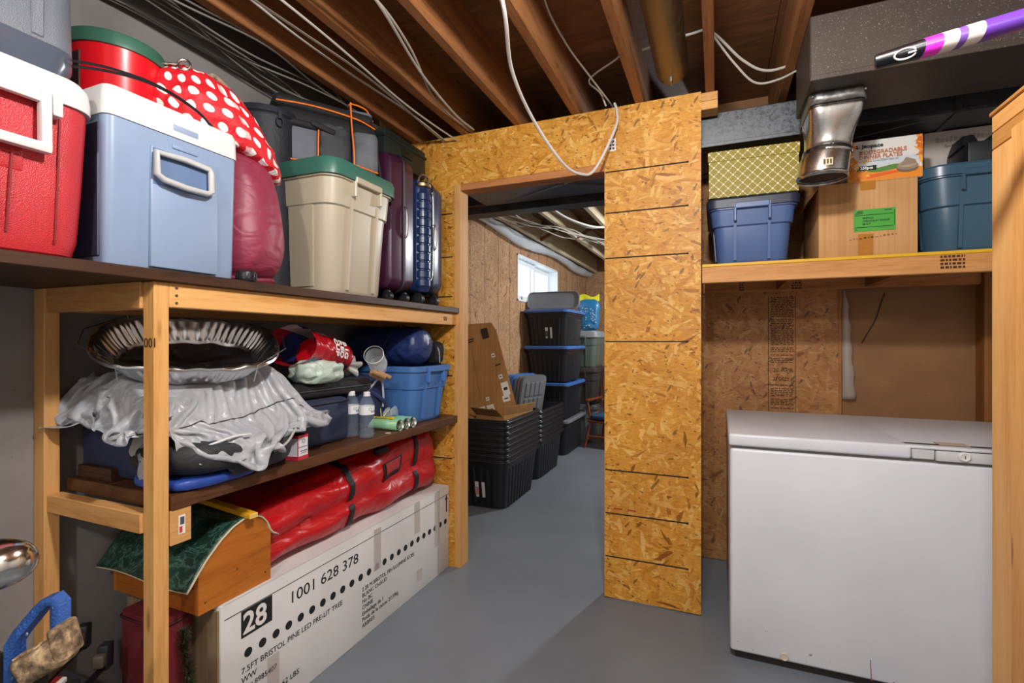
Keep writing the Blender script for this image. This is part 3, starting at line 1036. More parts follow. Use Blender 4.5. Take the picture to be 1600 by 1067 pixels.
# white swing handle (a U of square bar)
def bar(m, a, b, w, d):
    a, b = Vector(a), Vector(b); v = b - a
    M = basis((a + b) / 2, v, (1, 0, 0) if abs(v.normalized().x) < .9 else (0, 0, 1))
    m.box((0, 0, 0), (v.length + w * .9, d, w), None, min(w, d) * .25, 2, M)
m = MB()
bar(m, (fx + .018, .205, .33), (fx + .020, .205, .225), .02, .022); bar(m, (fx + .018, -.2, .33), (fx + .020, -.2, .225), .02, .022)
bar(m, (fx + .020, -.2, .222), (fx + .020, .205, .222), .022, .022); bar(m, (fx + .018, -.2, .325), (fx + .018, .205, .325), .018, .016)
m.build('handle', WHT, t, 35)
for y0 in (.215, -.23):
    m = MB(); m.b2((fx - .004, y0, .295), (fx + .028, y0 + .02, .345), .006, 2); m.build('handle_pivot', WHT, t, 35)

# dark grey case on top of it
t = thing('storage_case', 'dark grey textured case stacked on the red cooler, top left corner', 'case', (-1.555, .39, RC[2] + .4022))
CASE = pebbled('#6a6f78', .45, 420, .3); CASED = plastic('#4c5360', .22, .03)
m = MB(); m.loft(rounded_body(.33, .60, [(0, .80, .90, .05), (.012, .93, .96, .06), (.05, 1, 1, .06), (.085, 1.0, 1.0, .055)])); m.build('base_shell', CASED, t, 40)
m = MB(); m.loft(rounded_body(.328, .598, [(.0855, 1, 1, .055), (.27, .98, .985, .05), (.29, .9, .95, .05)])); m.build('upper_shell', CASE, t, 40)
for y in (.215, .05):
    m = MB(); m.b2((.1610, y - .012, .092), (.167, y + .012, .27), .003); m.build('corner_rib', CASE, t, 35)

# blue-grey electric cooler with white lid
BC = (-1.545, .875, TS)
t = thing('electric_cooler', 'blue-grey electric cooler with white lid and grey front handle on top shelf', 'cooler', BC)
BLU = plastic('#8598b4', .4, .08, .04); BLU_SHADE = plastic('#33324a', .4, .05)
m = MB(); m.loft(rounded_body(.44, .345, [(0, .95, .965, .018), (.008, .965, .98, .02), (.355, 1, 1, .02)])); m.build('body', BLU, t, 30)
m = MB(); m.loft(rounded_body(.447, .352, [(.3555, 1, 1, .022), (.415, .995, .99, .022), (.428, .97, .965, .022), (.43, .93, .92, .02)])); m.build('lid', WHT, t, 30)
m = MB(); m.b2((-.2, -.1735, .02), (.19, -.1665, .34), .002); m.build('side_panel', BLU_SHADE, t, 30)  # unlit side of the body, its shade put into navy colour
fx = .221
m = MB(); m.b2((fx - .012, -.075, .006), (fx + .004, .105, .315), .004, 2); fr = m.build('front_panel', BLU, t, 30)
m = MB(); m.b2((fx - .004, -.073, .215), (fx + .0052, .083, .312), .003); m.build('handle_recess', plastic('#5f769a', .5, .05), fr, 30)
GRY = plastic('#b9b9b8', .35, .05)
m = MB()
pts = [(fx + .018, -.07, .295), (fx + .02, -.07, .24), (fx + .022, -.055, .229), (fx + .026, .0, .222), (fx + .022, .06, .224), (fx + .02, .075, .233), (fx + .018, .075, .285), (fx + .016, .07, .296), (fx + .016, 0, .299)]
m.tube(pts, .0085, 8, closed=True)
m.build('handle', GRY, t, 60)
m = MB(); m.b2((fx - .004, -.02, .372), (fx + .0035, .05, .39), .004, 2); m.build('lid_grip', plastic('#8f9fb8', .5, .05), t, 30)
m = MB(); m.b2((fx - .004, -.02, .325), (fx + .0025, .05, .337), .004, 2); m.build('latch_outline', BLU, t, 30)
m = MB(); m.b2((-.24, -.17, .39), (-.2, -.12, .43), .004); m.build('hinge', plain('#55657a', .5), t, 30)

# red tree stand with green rim
TSD = (-1.60, .875, BC[2] + .4302)
t = thing('tree_stand', 'round red metal tree stand with green rim and eye bolts, on electric cooler', 'tree stand', TSD)
REDM = plain('#cf1420', .25)
m = MB(); m.lathe([(.110, 0), (.113, .01), (.113, .185), (.115, .19)], 40); m.build('bowl', REDM, t, 40)
m = MB(); m.lathe([(.1145, .185), (.119, .186), (.120, .215), (.115, .224), (.106, .224), (.104, .19)], 40, None, False, False); m.build('rim', plain('#35604f', .4), t, 40)
m = MB(); m.lathe([(.0001, .19), (.108, .19)], 40, None, False, False); m.build('well', plain('#7a0f14', .6), t, 0)
def eye(a, zz):
    M = Matrix.Translation((0, 0, zz)) @ Matrix.Rotation(a, 4, 'Z')
    m = MB(); m.tube([(.07, 0, 0), (.155, 0, .004)], .0035, 8, M=M)
    m.tube([(.171 + .017 * math.cos(q * .5236), .003 * math.sin(q * .5), .004 + .017 * math.sin(q * .5236)) for q in range(12)], .0035, 8, closed=True, M=M)
    m.build('eye_bolt', metal('#c8bfb4', .25), t)
eye(R(38), .205); eye(R(-150), .228); eye(R(-88), .208)
m = MB(); m.b2((.119 * math.cos(R(-75)) - .03, -.1215, .05), (.119 * math.cos(R(-75)) + .03, -.1165, .15), .001); m.build('label', plain('#3a1014', .6), t, 30)
# black cords lying on the cooler
m = MB()
m.tube(spline([(-1.60, .55, 1.885 - .012), (-1.42, .68, 1.905), (-1.345, .80, 1.912), (-1.338, .92, 1.895), (-1.37, 1.02, 1.8695)]), .0032, 6)
tag(m.build('power_cord', plain('#16161a', .4)), 'front black cord trailing over both coolers below the tree stand', 'cord')
m = MB()
m.tube(spline([(-1.64, .55, 1.8735), (-1.44, .66, 1.915), (-1.36, .80, 1.923), (-1.352, .94, 1.90), (-1.40, 1.04, 1.8695)]), .0032, 6)
tag(m.build('power_cord', plain('#16161a', .4)), 'rear black cord trailing over both coolers below the tree stand', 'cord')

# pink stuff sack
def sk(p):
    k = 1.0 - .28 * max(0, (p.z - .12) / .36) ** 1.5
    return Vector((p.x * k, p.y * k, p.z))
m = blob((.40, .26, .46), (.55, .75), .008, 8, 3.0, 90, 60, shape=sk, st=(1, 1, .45))
t = thing('stuff_sack', 'faded crimson nylon stuff sack standing between electric cooler and beige tote', 'sack', (-1.53, 1.165, TS))
PINK = nylon('#93304a', .5, .55, .62)
m.build('bag', PINK, t, 60)
m = MB(); m.tube([(.17 * math.cos(q * math.pi / 12), .115 * math.sin(q * math.pi / 12), .012 + .004 * math.sin(q)) for q in range(24)], .01, 6, closed=True); m.build('hem', nylon('#8c2440', .55, .5, .6), t)

# polka dot bag
g = G('polka_dot_cotton')
uvs = g.sep(g.co('UV'))
row = g.math('FLOOR', g.math('MULTIPLY', uvs[1], 1.0))
ox = g.math('ADD', uvs[0], g.math('MULTIPLY', g.math('MODULO', row, 2.0), 0.5))
fx_ = g.math('SUBTRACT', g.math('FRACT', ox), 0.5)
fy_ = g.math('SUBTRACT', g.math('FRACT', uvs[1]), 0.5)
dd = g.math('SQRT', g.math('ADD', g.math('MULTIPLY', fx_, fx_), g.math('MULTIPLY', fy_, fy_)))
g.P(Base_Color=g.mix(g.math('LESS_THAN', dd, 0.29), c('#c8121f'), c('#efe6e2')), Roughness=.6)
g.bump(g.noise(g.co(), 22, 4, .6, 1.0), .4, .015)
DOTS = g.m
t = thing('polka_dot_bag', 'red cotton bag with white polka dots slumped on the crimson sack', 'bag', (-1.50, 1.10, TS + .43))
def pk(u, v):
    # u around, v up : slumped bag leaning over the sack, front flap hanging down on the right
    a = u * 2 * math.pi
    prof = [(.0, .0), (.9, .02), (1.0, .25), (.96, .5), (.7, .8), (.38, .96), (.12, 1.0)]
    f = v * (len(prof) - 1); i = min(int(f), len(prof) - 2); s = f - i
    rr = prof[i][0] * (1 - s) + prof[i + 1][0] * s; zz = prof[i][1] * (1 - s) + prof[i + 1][1] * s
    x, y, z = .15 * rr * math.cos(a), .175 * rr * math.sin(a), .235 * zz
    y -= .085 * zz - .025
    x -= .04 * zz
    h = max(0, math.sin(a + .5)) ** 2 * max(0, 1 - zz * 1.3)
    z -= .075 * h
    y += .02 * h; x += .03 * h
    d = fold((x, y, z), 2.2, .014, 11, 2)
    return Vector((x + d * math.cos(a), y + d * math.sin(a), z + d * .5))
m = MB(); m.grid(pk, 72, 40, wrap_u=True, uvscale=(22, 9)); m.build('bag_body', DOTS, t, 70)
m = MB(); m.tube(spline([(.02, -.03, .20), (-.01, .0, .245), (-.02, .03, .25), (.01, .05, .215)]), .008, 8); m.build('striped_handle', fabric('#c9b49a', '#7c5a4a'), t)

# dark navy drum bag
t = thing('drum_bag', 'dark navy round drum-shaped bag behind the polka dot bag', 'bag', (-1.68, 1.455, TS))
NAVY = fabric('#141925', '#0e121b', .6)
m = MB(); m.lathe([(.12, 0), (.13, .01), (.132, .35), (.13, .66), (.135, .69), (.128, .72), (.09, .735), (.001, .74)], 36); m.build('bag', NAVY, t, 40)
m = MB(); m.tube([(.134 * math.cos(q * math.pi / 18), .134 * math.sin(q * math.pi / 18), .69) for q in range(36)], .005, 6, closed=True); m.build('zip', plain('#0d0f14', .5), t)
m = MB(); m.tube([(.138, .01 + .012 * math.cos(q * .5236), .66 + .018 * math.sin(q * .5236)) for q in range(12)], .0025, 6, closed=True, M=Matrix.Rotation(R(-25), 4, 'Z')); m.b2((.133, .004, .672), (.142, .016, .70), M=Matrix.Rotation(R(-25), 4, 'Z')); m.build('zip_pull', metal('#4a4a50', .3), t)

# small black caster lying at the shelf edge
t = thing('plastic_puck', 'small black plastic puck on shelf edge beside the electric cooler', 'puck', (-1.335, 1.085, TS))
m = MB(); m.lathe([(.026, 0), (.028, .004), (.028, .026), (.024, .032), (.001, .033)], 20); m.build('puck_body', plastic('#17181b', .4, .05), t, 40)
m = MB()
for k in range(14):
    a = 2 * math.pi * k / 14
    m.box((.0285 * math.cos(a), .0285 * math.sin(a), .015), (.003, .005, .018), (0, 0, a))
m.build('grip_ridge', plastic('#17181b', .4, .05), t, 30)

# ------------------------------------------------------------------ totes
def make_tote(name, label, L, W, H, bodym, lidm=None, loc=(0, 0, 0), rotz=0, taper=.86, band=.30, r=.05, group=None, lid_h=.035, lid_r=None):
    """rounded tub: long axis along local x, stepped band under the rim, hand grips at both ends"""
    t = thing(name, label, 'tote', loc, rotz, group)
    zb = H * (1 - band)
    def ring(s, z, gx=0.0, q=1.0):
        return [(x, y, z) for x, y in rrect(L * s + gx, W * s + gx, r * q, 7)]
    tp = lambda z: taper + (1 - taper) * (z / H)
    o = .016
    rings = [ring(tp(0), 0, -.02 - o, .8), ring(tp(0), .006, -.006 - o), ring(tp(.02), .02, -o), ring(tp(zb), zb - .006, -o), ring(tp(zb), zb, 0), ring(tp(H), H - .03, 0), ring(tp(H), H - .028, .016), ring(tp(H), H - .002, .018), ring(tp(H), H, .012), ring(tp(H), H, -.008), ring(tp(.02), .012, -.012 - o)]
    m = MB(); m.loft(rings, True, True); b = m.build('body', bodym, t, 35)
    # vertical ribs: shallow proud panels on the long sides, two beside each grip
    for s in (-1, 1):
        for (x0, x1) in ((-.30 * L, -.06 * L), (.06 * L, .30 * L)):
            m = MB()
            a0, a1 = tp(.03), tp(zb)
            lo = [(x0 * a0 / a1, s * (W * a0 / 2 - o / 2 - .004), .03), (x1 * a0 / a1, s * (W * a0 / 2 - o / 2 - .004), .03), (x1, s * (W * a1 / 2 - o / 2 - .004), zb - .002), (x0, s * (W * a1 / 2 - o / 2 - .004), zb - .002)]
            hi = [(p[0], p[1] + s * .0085, p[2]) for p in lo]
            m.loft([lo, hi])
            m.build('side_panel', bodym, t, 30)
    for s in (-1, 1):
        m = MB()
        xr = s * (L / 2)
        gw = W * .20
        for q in (-1, 1):
            m.b2((xr - .004, q * gw - .006, H - .085), (xr + s * .018, q * gw + .006, H - .004), .003)
        m.b2((xr - .004, -gw, H - .03), (xr + s * .02, gw, H - .004), .003)
        m.build('hand_grip', bodym, t, 30)
        a0, a1 = tp(.03), tp(H - .09)
        for q in (-1, 1):
            m = MB()
            y = q * gw
            m.loft([[(s * (L * a0 / 2 - o / 2 - .006), y - .006, .02), (s * (L * a0 / 2 - o / 2 - .006), y + .006, .02), (s * (L * a0 / 2 + .001), y + .006, .02), (s * (L * a0 / 2 + .001), y - .006, .02)],
                    [(s * (L * a1 / 2 - o / 2 - .006), y - .006, H - .09), (s * (L * a1 / 2 - o / 2 - .006), y + .006, H - .09), (s * (L * a1 / 2 + .004), y + .006, H - .09), (s * (L * a1 / 2 + .004), y - .006, H - .09)]])
            m.build('end_rib', bodym, t, 30)
    if lidm:
        lr = (lid_r or r)
        def lring(gx, z, q=1.0):
            return [(x, y, z) for x, y in rrect(L + gx, W + gx, lr * q, 8)]
        m = MB()
        m.loft([lring(.022, H - .022), lring(.034, H - .022), lring(.036, H + lid_h * .45), lring(.026, H + lid_h * .72), lring(.0, H + lid_h * .75), lring(-.03, H + lid_h * .75), lring(-.04, H + lid_h), lring(-.12, H + lid_h, .7)], True, True)
        m.build('lid', lidm, t, 30)
    return t

BEIGE = plastic('#b3a993', .38, .06, .03)
GRN = plastic('#35685a', .38, .08, .05)
make_tote('storage_tote', 'beige storage tote with green lid on the top left shelf', .505, .40, .47, BEIGE, GRN, (-1.578, 1.63, TS), R(1), .89, .27, .07, lid_h=.055)

# backpack cooler bag on the beige tote
BG = (-1.60, 1.67, TS + .524)
t = thing('insulated_bag', 'black and grey insulated bag with orange piping on beige tote', 'bag', BG, R(-33))
GB = fabric('#6a6e78', '#4c5058', .8); BK = fabric('#0e0f12', '#08090b', .75); ORG = plain('#e0701c', .5)
m = MB(); m.box((0, 0, .125), (.27, .42, .25), (0, 0, 0), .05, 4); m.build('main_body', BK, t, 50)
m = MB(); m.box((.138, -.125, .085), (.03, .155, .15), (0, 0, 0), .02, 3); m.build('left_pocket', GB, t, 50)
m = MB(); m.box((.143, -.125, .165), (.045, .15, .03), (0, R(20), 0), .012, 3); m.build('pocket_flap', BK, t, 50)
mm = blob((.06, .125, .18), (.5, .5), .007, 22, 4.0, 48, 30, shape=lambda p: Vector((p.x + .138, p.y + .02, p.z + .01))); mm.build('mesh_pocket', fabric('#3a3d42', '#25272b', .7), t, 60)
m = MB(); m.box((.135, .15, .10), (.05, .11, .18), (0, 0, R(-12)), .025, 3); m.build('right_pocket', fabric('#6a6d72', '#43464b', .8), t, 50)
m = MB(); m.box((.03, -.01, .252), (.22, .40, .05), (0, 0, 0), .022, 3); m.build('lid', BK, t, 50)
m = MB(); m.box((.06, .14, .28), (.13, .11, .035), (0, R(8), R(-8)), .016, 3); m.build('top_pocket', GB, t, 50)
def pipe(pts, r=.0035):
    m = MB(); m.tube(spline(pts, 6), r, 6); m.build('orange_piping', ORG, t)
pipe([(.135, -.20, .242), (.142, -.1, .248), (.145, 0, .247), (.142, .12, .238), (.12, .20, .225)])
pipe([(.15, -.20, .16), (.154, -.203, .1), (.152, -.2, .02), (.156, -.19, .013), (.156, -.06, .014)])
pipe([(.156, -.045, .165), (.158, -.047, .09), (.156, -.047, .015)])
pipe([(.15, .085, .30), (.157, .088, .2), (.172, .092, .1), (.17, .095, .03)])
pipe([(.12, .085, .30), (.13, .1, .305), (.12, .16, .30), (.09, .2, .27)])
pipe([(.165, .10, .035), (.16, .20, .02)])
m = MB(); m.box((.125, .205, .10), (.035, .012, .20), (R(8), 0, 0), .004); m.build('side_strap', BK, t, 40)
m = MB(); m.tube(spline([(.02, -.12, .275), (.02, -.08, .31), (.02, .02, .315), (.02, .07, .275)]), .009, 8); m.build('carry_handle', BK, t)
m = MB(); m.box((.165, -.03, .16), (.02, .10, .025), (R(-14), 0, 0), .008, 2); m.build('buckle_strap', BK, t, 40)

# suitcases
def suitcase(name, label, W, D, H, mats, loc, ribs=True, rotz=0.0, wheel=.025):
    """hard shell case standing on four spinner wheels; W = thickness (local y), D = depth (local x)"""
    t = thing(name, label, 'suitcase', loc, rotz)
    z0 = wheel * 2 + .004
    shell, trim, met = mats
    for s in (-1, 1):
        m = MB()
        rg = []
        for f, k, rr in ((.02, 1.0, .05), (.40, 1.0, .055), (.86, .97, .055), (1.0, .86, .05)):
            y = s * W / 2 * f
            rg.append([(x, y, z + z0 + H / 2) for x, z in rrect(D * k - .0, H * (k * .5 + .5), rr, 6)])
        m.loft(rg); m.build('shell', shell, t, 50)
    if ribs:
        for s in (-1, 1):
            for k in range(7):
                x = (-.36 + .12 * k) * D
                m = MB(); m.box((x, s * (W / 2), z0 + H / 2), (.014, .012, H * .84), None, .005, 2); m.build('shell_rib', shell, t, 40)
    m = MB(); pts = [(x, 0, z + z0 + H / 2) for x, z in rrect(D + .004, H + .004, .052, 6)]
    m.tube(pts, .007, 6, closed=True); m.build('zip_track', trim, t)
    for dx in (-.38 * D, .40 * D):
        for dy in (-.32 * W, .32 * W):
            m = MB(); M = Matrix.Translation((dx, dy, wheel)) @ Matrix.Rotation(R(90), 4, 'X')
            m.lathe([(wheel * .4, -.013), (wheel, -.011), (wheel, -.003), (wheel * .7, -.001), (wheel * .7, .001), (wheel, .003), (wheel, .011), (wheel * .4, .013)], 18, M)
            m.box((dx - .004, dy, wheel * 1.6), (.03, .018, wheel * 1.2), None, .005, 2)
            w = m.build('spinner_wheel', plain('#1b1b1e', .45), t, 40)
            m = MB(); m.lathe([(wheel * .35, -.0145), (wheel * .35, .0145)], 12, M); m.build('hub', met, w, 40)
    m = MB(); xz = D / 2
    m.tube(spline([(xz - .002, 0, z0 + H * .38), (xz + .016, 0, z0 + H * .41), (xz + .02, 0, z0 + H * .5), (xz + .016, 0, z0 + H * .59), (xz - .002, 0, z0 + H * .62)]), .006, 8); m.build('side_handle', met, t)
    return t
PUR = plastic('#3a1730', .3, .1); BLUS = plastic('#1d3058', .28, .1); ALU = metal('#b8b8ba', .3)
suitcase('suitcase', 'dark purple hard shell suitcase standing behind the beige tote', .20, .44, .64, (PUR, plain('#15151a', .5), ALU), (-1.58, 1.945, TS), False)
sc = suitcase('suitcase', 'ribbed navy hard shell suitcase with chrome trim by strand board wall', .225, .42, .575, (BLUS, plain('#10141f', .4), ALU), (-1.565, 2.195, TS), True, wheel=.03)
# ribbed rounded edge post, chrome line and top handle of the navy case
m = MB()
prof = []
for k in range(11):
    z = .09 + k * .043
    prof += [(.037, z), (.043, z + .005), (.043, z + .034), (.037, z + .039)]
prof = [(.028, .065), (.034, .08)] + prof + [(.034, .575), (.028, .588)]
m.lathe(prof, 20, Matrix.Translation((.190, -.068, 0))); m.build('ribbed_edge', BLUS, sc, 40)
m = MB(); m.lathe([(.0345, .588), (.044, .592), (.044, .606), (.034, .61)], 20, Matrix.Translation((.190, -.068, 0))); m.build('edge_cap', metal('#b39a78', .35), sc, 40)
m = MB(); m.tube(spline([(.214, -.015, .58), (.214, -.005, .52), (.214, -.005, .2), (.212, -.02, .13)]), .0022, 6); m.build('chrome_line', ALU, sc)
m = MB(); m.tube(spline([(.18, -.10, .61), (.19, -.08, .655), (.19, -.02, .655), (.18, .0, .615)]), .005, 8); m.build('top_handle', ALU, sc)
# dark green box lying on the suitcases
t = thing('green_case', 'dark green box lying on top of the suitcases under the joists', 'box', (-1.62, 2.13, TS + .699))
m = MB(); m.box((0, 0, .075), (.30, .36, .15), None, .012, 2); m.build('case', plastic('#1d2a24', .5, .1), t, 40)
m = MB(); m.box((0, 0, .115), (.308, .368, .016), None, .004, 2); m.build('lid_seam', plastic('#18231e', .5, .1), t, 40)
m = MB(); m.box((.153, 0, .075), (.01, .09, .04), None, .004, 2); m.build('latch', plastic('#121a17', .5, .1), t, 40)

# ------------------------------------------------------------------ middle left shelf
# navy soft storage case at the back
t = thing('storage_bag', 'dark navy zipped storage bag lying under the grey tarp', 'bag', (-1.615, 1.27, MS))
NV = fabric('#1f2c4e', '#16203c', .7)
m = MB(); m.box((0, 0, .09), (.40, .76, .18), None, .03, 4); m.build('bag', NV, t, 50)
m = MB(); pts = [(x, y, .165) for x, y in rrect(.40, .76, .03, 5)]; m.tube(pts, .004, 6, closed=True); m.build('piping', plain('#131a2e', .6), t)
m = MB(); m.box((.203, .05, .10), (.008, .16, .03), None, .003); m.build('handle', plain('#131a2e', .6), t, 40)
# blue tarp edge under the black bag
m = blob((.24, .28, .035), (.4, .5), .004, 16, 6.0, 50, 16, shape=lambda p: Vector((p.x, p.y, p.z)))
tag(m.build('blue_tarp', nylon('#2d4fa8', .4, .4, .7), None, 60, loc=(-1.425, 1.0, MS)), 'folded bright blue tarp peeking out under the black bag', 'tarp')
# black bag
t = thing('garment_bag', 'black crumpled soft bag with white piping hanging over middle shelf edge', 'bag', (-1.425, 1.055, MS + .034))
BKB = fabric('#2b2c30', '#141518', .65, 300, .4)
def bb(p):
    z = p.z
    if p.x > .08 and p.y > -.05:
        z -= .03 * min(1, (p.x - .08) / .06)
    return Vector((p.x, p.y, z))
m = blob((.30, .40, .105), (.6, .5), .009, 8, 8.0, 90, 40, flat=False, shape=bb, st=(1, .5, 1.3)); m.build('bag', BKB, t, 60)
m = MB(); m.tube(spline([(.125, -.12, .085), (.14, -.05, .10), (.145, .0, .098)]), .004, 6); m.build('white_piping', plain('#d0d0d0', .5), t)
m = MB(); m.tube(spline([(.146, .08, .03), (.15, .13, .05), (.13, .185, .085)]), .004, 6); m.build('white_piping', plain('#a9a9a6', .5), t)
# grey tarp: main roll, folded upper lobe, hanging flap at the post
TARP = nylon('#b0b3b8', .33, .75, .8)
t = thing('grey_tarp', 'silver grey tarp bundled in big creased folds on the middle shelf', 'tarp', (-1.545, 1.08, MS + .10))
def heap(x, y):
    s = lambda a, b, v: np.clip((v - a) / (b - a), 0, 1) ** 2 * (3 - 2 * np.clip((v - a) / (b - a), 0, 1))
    roll = .985 + .155 * (1 - s(-1.50, -1.33, x)) * s(.80, .92, y) * (1 - s(1.30, 1.44, y))
    roll = roll + .05 * np.exp(-((x + 1.50) / .10) ** 2 - ((y - 1.27) / .10) ** 2)
    h = np.where(x > -1.335, .70, roll)
    dome = .900 + .10 * np.sqrt(np.clip(1 - ((x + 1.43) / .155) ** 2 - ((y - 1.05) / .22) ** 2, 0, 1)) ** .6
    h = np.maximum(h, np.where(dome > .903, dome, 0))
    return np.where(y < .855, np.where(y < .795, .80, 1.0), h)
def keep_clear(P):
    # the sheet stays behind the front post and off the foundation wall
    near = P[..., 1] < .858
    P[..., 0] = np.where(near, np.minimum(P[..., 0], -1.395), P[..., 0])
    P[..., 0] = np.maximum(P[..., 0], WL + .03)
    P[..., 1] = np.maximum(P[..., 1], .768)
    # weight of the folded end and of the pan resting on top
    P[..., 2] = np.minimum(P[..., 2], 1.235 - .85 * np.clip(P[..., 1] - 1.20, 0, 1))
    ax, ay = P[..., 0] + 1.575, P[..., 1] - 1.075
    a = -.83 * ax + .56 * ay; b = .56 * ax + .83 * ay
    pan = (a / .20) ** 2 + (b / .26) ** 2 < 1
    P[..., 2] = np.where(pan, np.minimum(P[..., 2], 1.172 + .48 * a), P[..., 2])
PT = drape(98, 108, (-1.80, -1.19, .860, 1.44), 1.32, 1.36, 1.235, heap, 80, 9, 7, 1.275, .050, limit=lambda P: keep_clear(P))
PL = drape(60, 48, (-1.80, -1.40, .765, .96), 1.42, 1.5, 1.16, heap, 80, 9, 11, 1.21, .05, limit=lambda P: keep_clear(P))
m = MB()
o_ = Vector((-1.545, 1.08, MS + .10))
for Q in (PT, PL):
    nx_, ny_ = Q.shape[:2]
    m.add([Vector(p) - o_ for p in Q.reshape(-1, 3)], [[i * ny_ + j, (i + 1) * ny_ + j, (i + 1) * ny_ + j + 1, i * ny_ + j + 1] for i in range(nx_ - 1) for j in range(ny_ - 1)])
nx_, ny_ = PT.shape[:2]
m.build('tarp_cloth', TARP, t, 80, solid=.0015, subsurf=1)
ii = int(nx_ * .72)
m = MB(); m.tube([Vector(PT[ii, j]) - o_ + Vector((.002, 0, .002)) for j in range(4, 92, 2)], .0018, 5); m.build('seam', plain('#3a3c42', .6), t)
# foil roasting pan, tilted
PM = basis((0, 0, 0), (.56, .83, -.03), (-.83, .56, .50))
t = thing('foil_pan', 'oval crimped aluminium roasting pan with wire handles on the grey tarp', 'pan', (-1.575, 1.075, 1.178), rot=PM.to_euler())
FOIL = metal('#c9c9cb', .22)
def foil(u, v):
    a = u * 2 * math.pi
    prof = [(.0, .0), (.70, .0), (.74, .004), (.78, .02), (.93, .075), (.955, .082), (1.0, .08), (1.015, .073), (1.0, .068)]
    f = v * (len(prof) - 1); i = min(int(f), len(prof) - 2); s = f - i
    rr = prof[i][0] * (1 - s) + prof[i + 1][0] * s; zz = prof[i][1] * (1 - s) + prof[i + 1][1] * s
    k = 1.0
    if .02 <= zz <= .074 and rr > .77 and rr < .95:
        k += .016 * math.sin(a * 58 + 2.5 * noise.noise(Vector((math.cos(a) * 4, math.sin(a) * 4, 0))))
    e = .8
    ca, sa = math.copysign(abs(math.cos(a)) ** e, math.cos(a)), math.copysign(abs(math.sin(a)) ** e, math.sin(a))
    z = zz + .006 * noise.noise(Vector((rr * 6 * ca, rr * 6 * sa, 1)))
    if zz > .06:
        z += .004 * math.sin(a * 3)
    return Vector((.25 * rr * k * ca, .185 * rr * k * sa, z))
m = MB(); m.grid(foil, 360, 32, wrap_u=True); m.build('foil_body', FOIL, t, 60, solid=.0006)
for s in (-1, 1):
    m = MB(); m.tube([(s * .17, -.152, .02), (s * .175, -.165, .086), (s * .268, -.05, .088), (s * .268, .05, .088), (s * .175, .165, .086), (s * .17, .152, .02)], .0018, 6); m.build('wire_handle', metal('#d6d6d6', .2), t)
# offcut and rag at the left end
t = thing('wood_offcut', 'short dark brown plank offcut at the left end of middle shelf', 'plank', (-1.70, .93, MS)); m = MB(); m.box((0, 0, .019), (.16, .12, .038), None, .002); m.build('plank', DARKW['x'], t, 30)
m = MB(); m.tube([(-.08, -.0605, .02), (.08, -.0605, .02)], .0015, 5); m.build('saw_mark', INK, t)
m = blob((.05, .06, .13), (.8, .8), .008, 22, 21.0, 30, 24)
tag(m.build('rag', fabric('#b9b7b4', '#8a8886', .9), None, 60, loc=(-1.46, .885, MS)), 'pale grey rag stuffed beside the front post on middle shelf', 'rag')
m = blob((.05, .03, .09), (.7, .7), .007, 20, 23.0, 30, 24)
tag(m.build('paper_tag', fabric('#cfcdc8', '#a5a39f', .9), None, 60, loc=(-1.52, .875, MS + .075), rot=(0, R(35), 0)), 'crumpled off-white paper poking out below the tarp at the post', 'paper')

# pill boxes
t = thing('small_carton', 'small white and red medicine carton standing at edge of middle shelf', 'carton', (-1.350, 1.297, MS), R(8))
m = MB(); m.box((0, 0, .0425), (.05, .052, .085), None, .001); m.build('carton', plain('#dedee2', .5), t, 30)
m = MB(); m.box((.0, 0, .0065), (.0512, .0532, .013), None); m.box((0, 0, .080), (.0512, .0532, .010)); m.box((.0245, -.0262, .0425), (.003, .0012, .085)); m.build('red_band', plain('#c22a42', .5), t, 0)
m = MB(); m.box((.0255, .0, .044), (.0008, .052, .002)); m.box((.0255, .004, .03), (.0008, .034, .003)); m.box((.0255, .004, .023), (.0008, .026, .002)); m.build('print', plain('#55586a', .6), t, 0)
m = MB(); m.tube([(.0257, .002 + .007 * math.cos(q * .5236), .064 + .007 * math.sin(q * .5236)) for q in range(12)], .0009, 5, closed=True); m.build('print', plain('#55586a', .6), t)

# black folded bag, crumpled green bag, cup bag, clear cups
m = MB(); m.box((0, 0, .03), (.36, .44, .06), None, .02, 3)
t = thing('laptop_sleeve', 'flat black zip sleeve on the navy storage bag under the cup bag', 'sleeve', (-1.62, 1.60, MS + .186)); m.build('sleeve', BK, t, 50)
m = MB(); m.tube([(x, y, .03) for x, y in rrect(.364, .444, .02, 5)], .003, 6, closed=True); m.build('zip', plain('#3a3b40', .4), t)
m = blob((.14, .20, .085), (.7, .6), .022, 17, 31.0, 60, 40)
tag(m.build('plastic_bag', nylon('#b9cbbd', .4, .6, .8), None, 60, loc=(-1.455, 1.50, MS + .246)), 'crumpled pale green plastic bag below the red cup packet', 'plastic bag')
t = thing('cup_packet', 'clear packet of big red party cups lying on its side', 'packet', (-1.53, 1.57, MS + .365), rot=(0, 0, 0))
CY = Matrix.Rotation(R(-90), 4, 'X')
AX = Matrix.Rotation(R(12), 4, 'Z') @ Matrix.Rotation(R(-10), 4, 'X')
def cupp(M, rad):
    prof = [(.0001, .16), (rad * .7, .16), (rad * .72, .15), (rad * .98, .0)]
    for k in range(11):
        prof += [(rad, -.004 - k * .008), (rad * 1.05, -.006 - k * .008), (rad * 1.0, -.010 - k * .008)]
    return prof
for s, (dx, dz, cc_) in enumerate(((.03, -.02, '#c4121e'), (-.07, .005, '#20356e'))):
    Mt = AX @ Matrix.Translation((dx, 0, dz)) @ CY
    m = MB(); m.lathe(cupp(None, .058), 26, Mt); cu = m.build('cup_stack', plastic(cc_, .25, .02), t, 40)
g = G('printed_film')
s_ = g.sep(g.co('UV'))
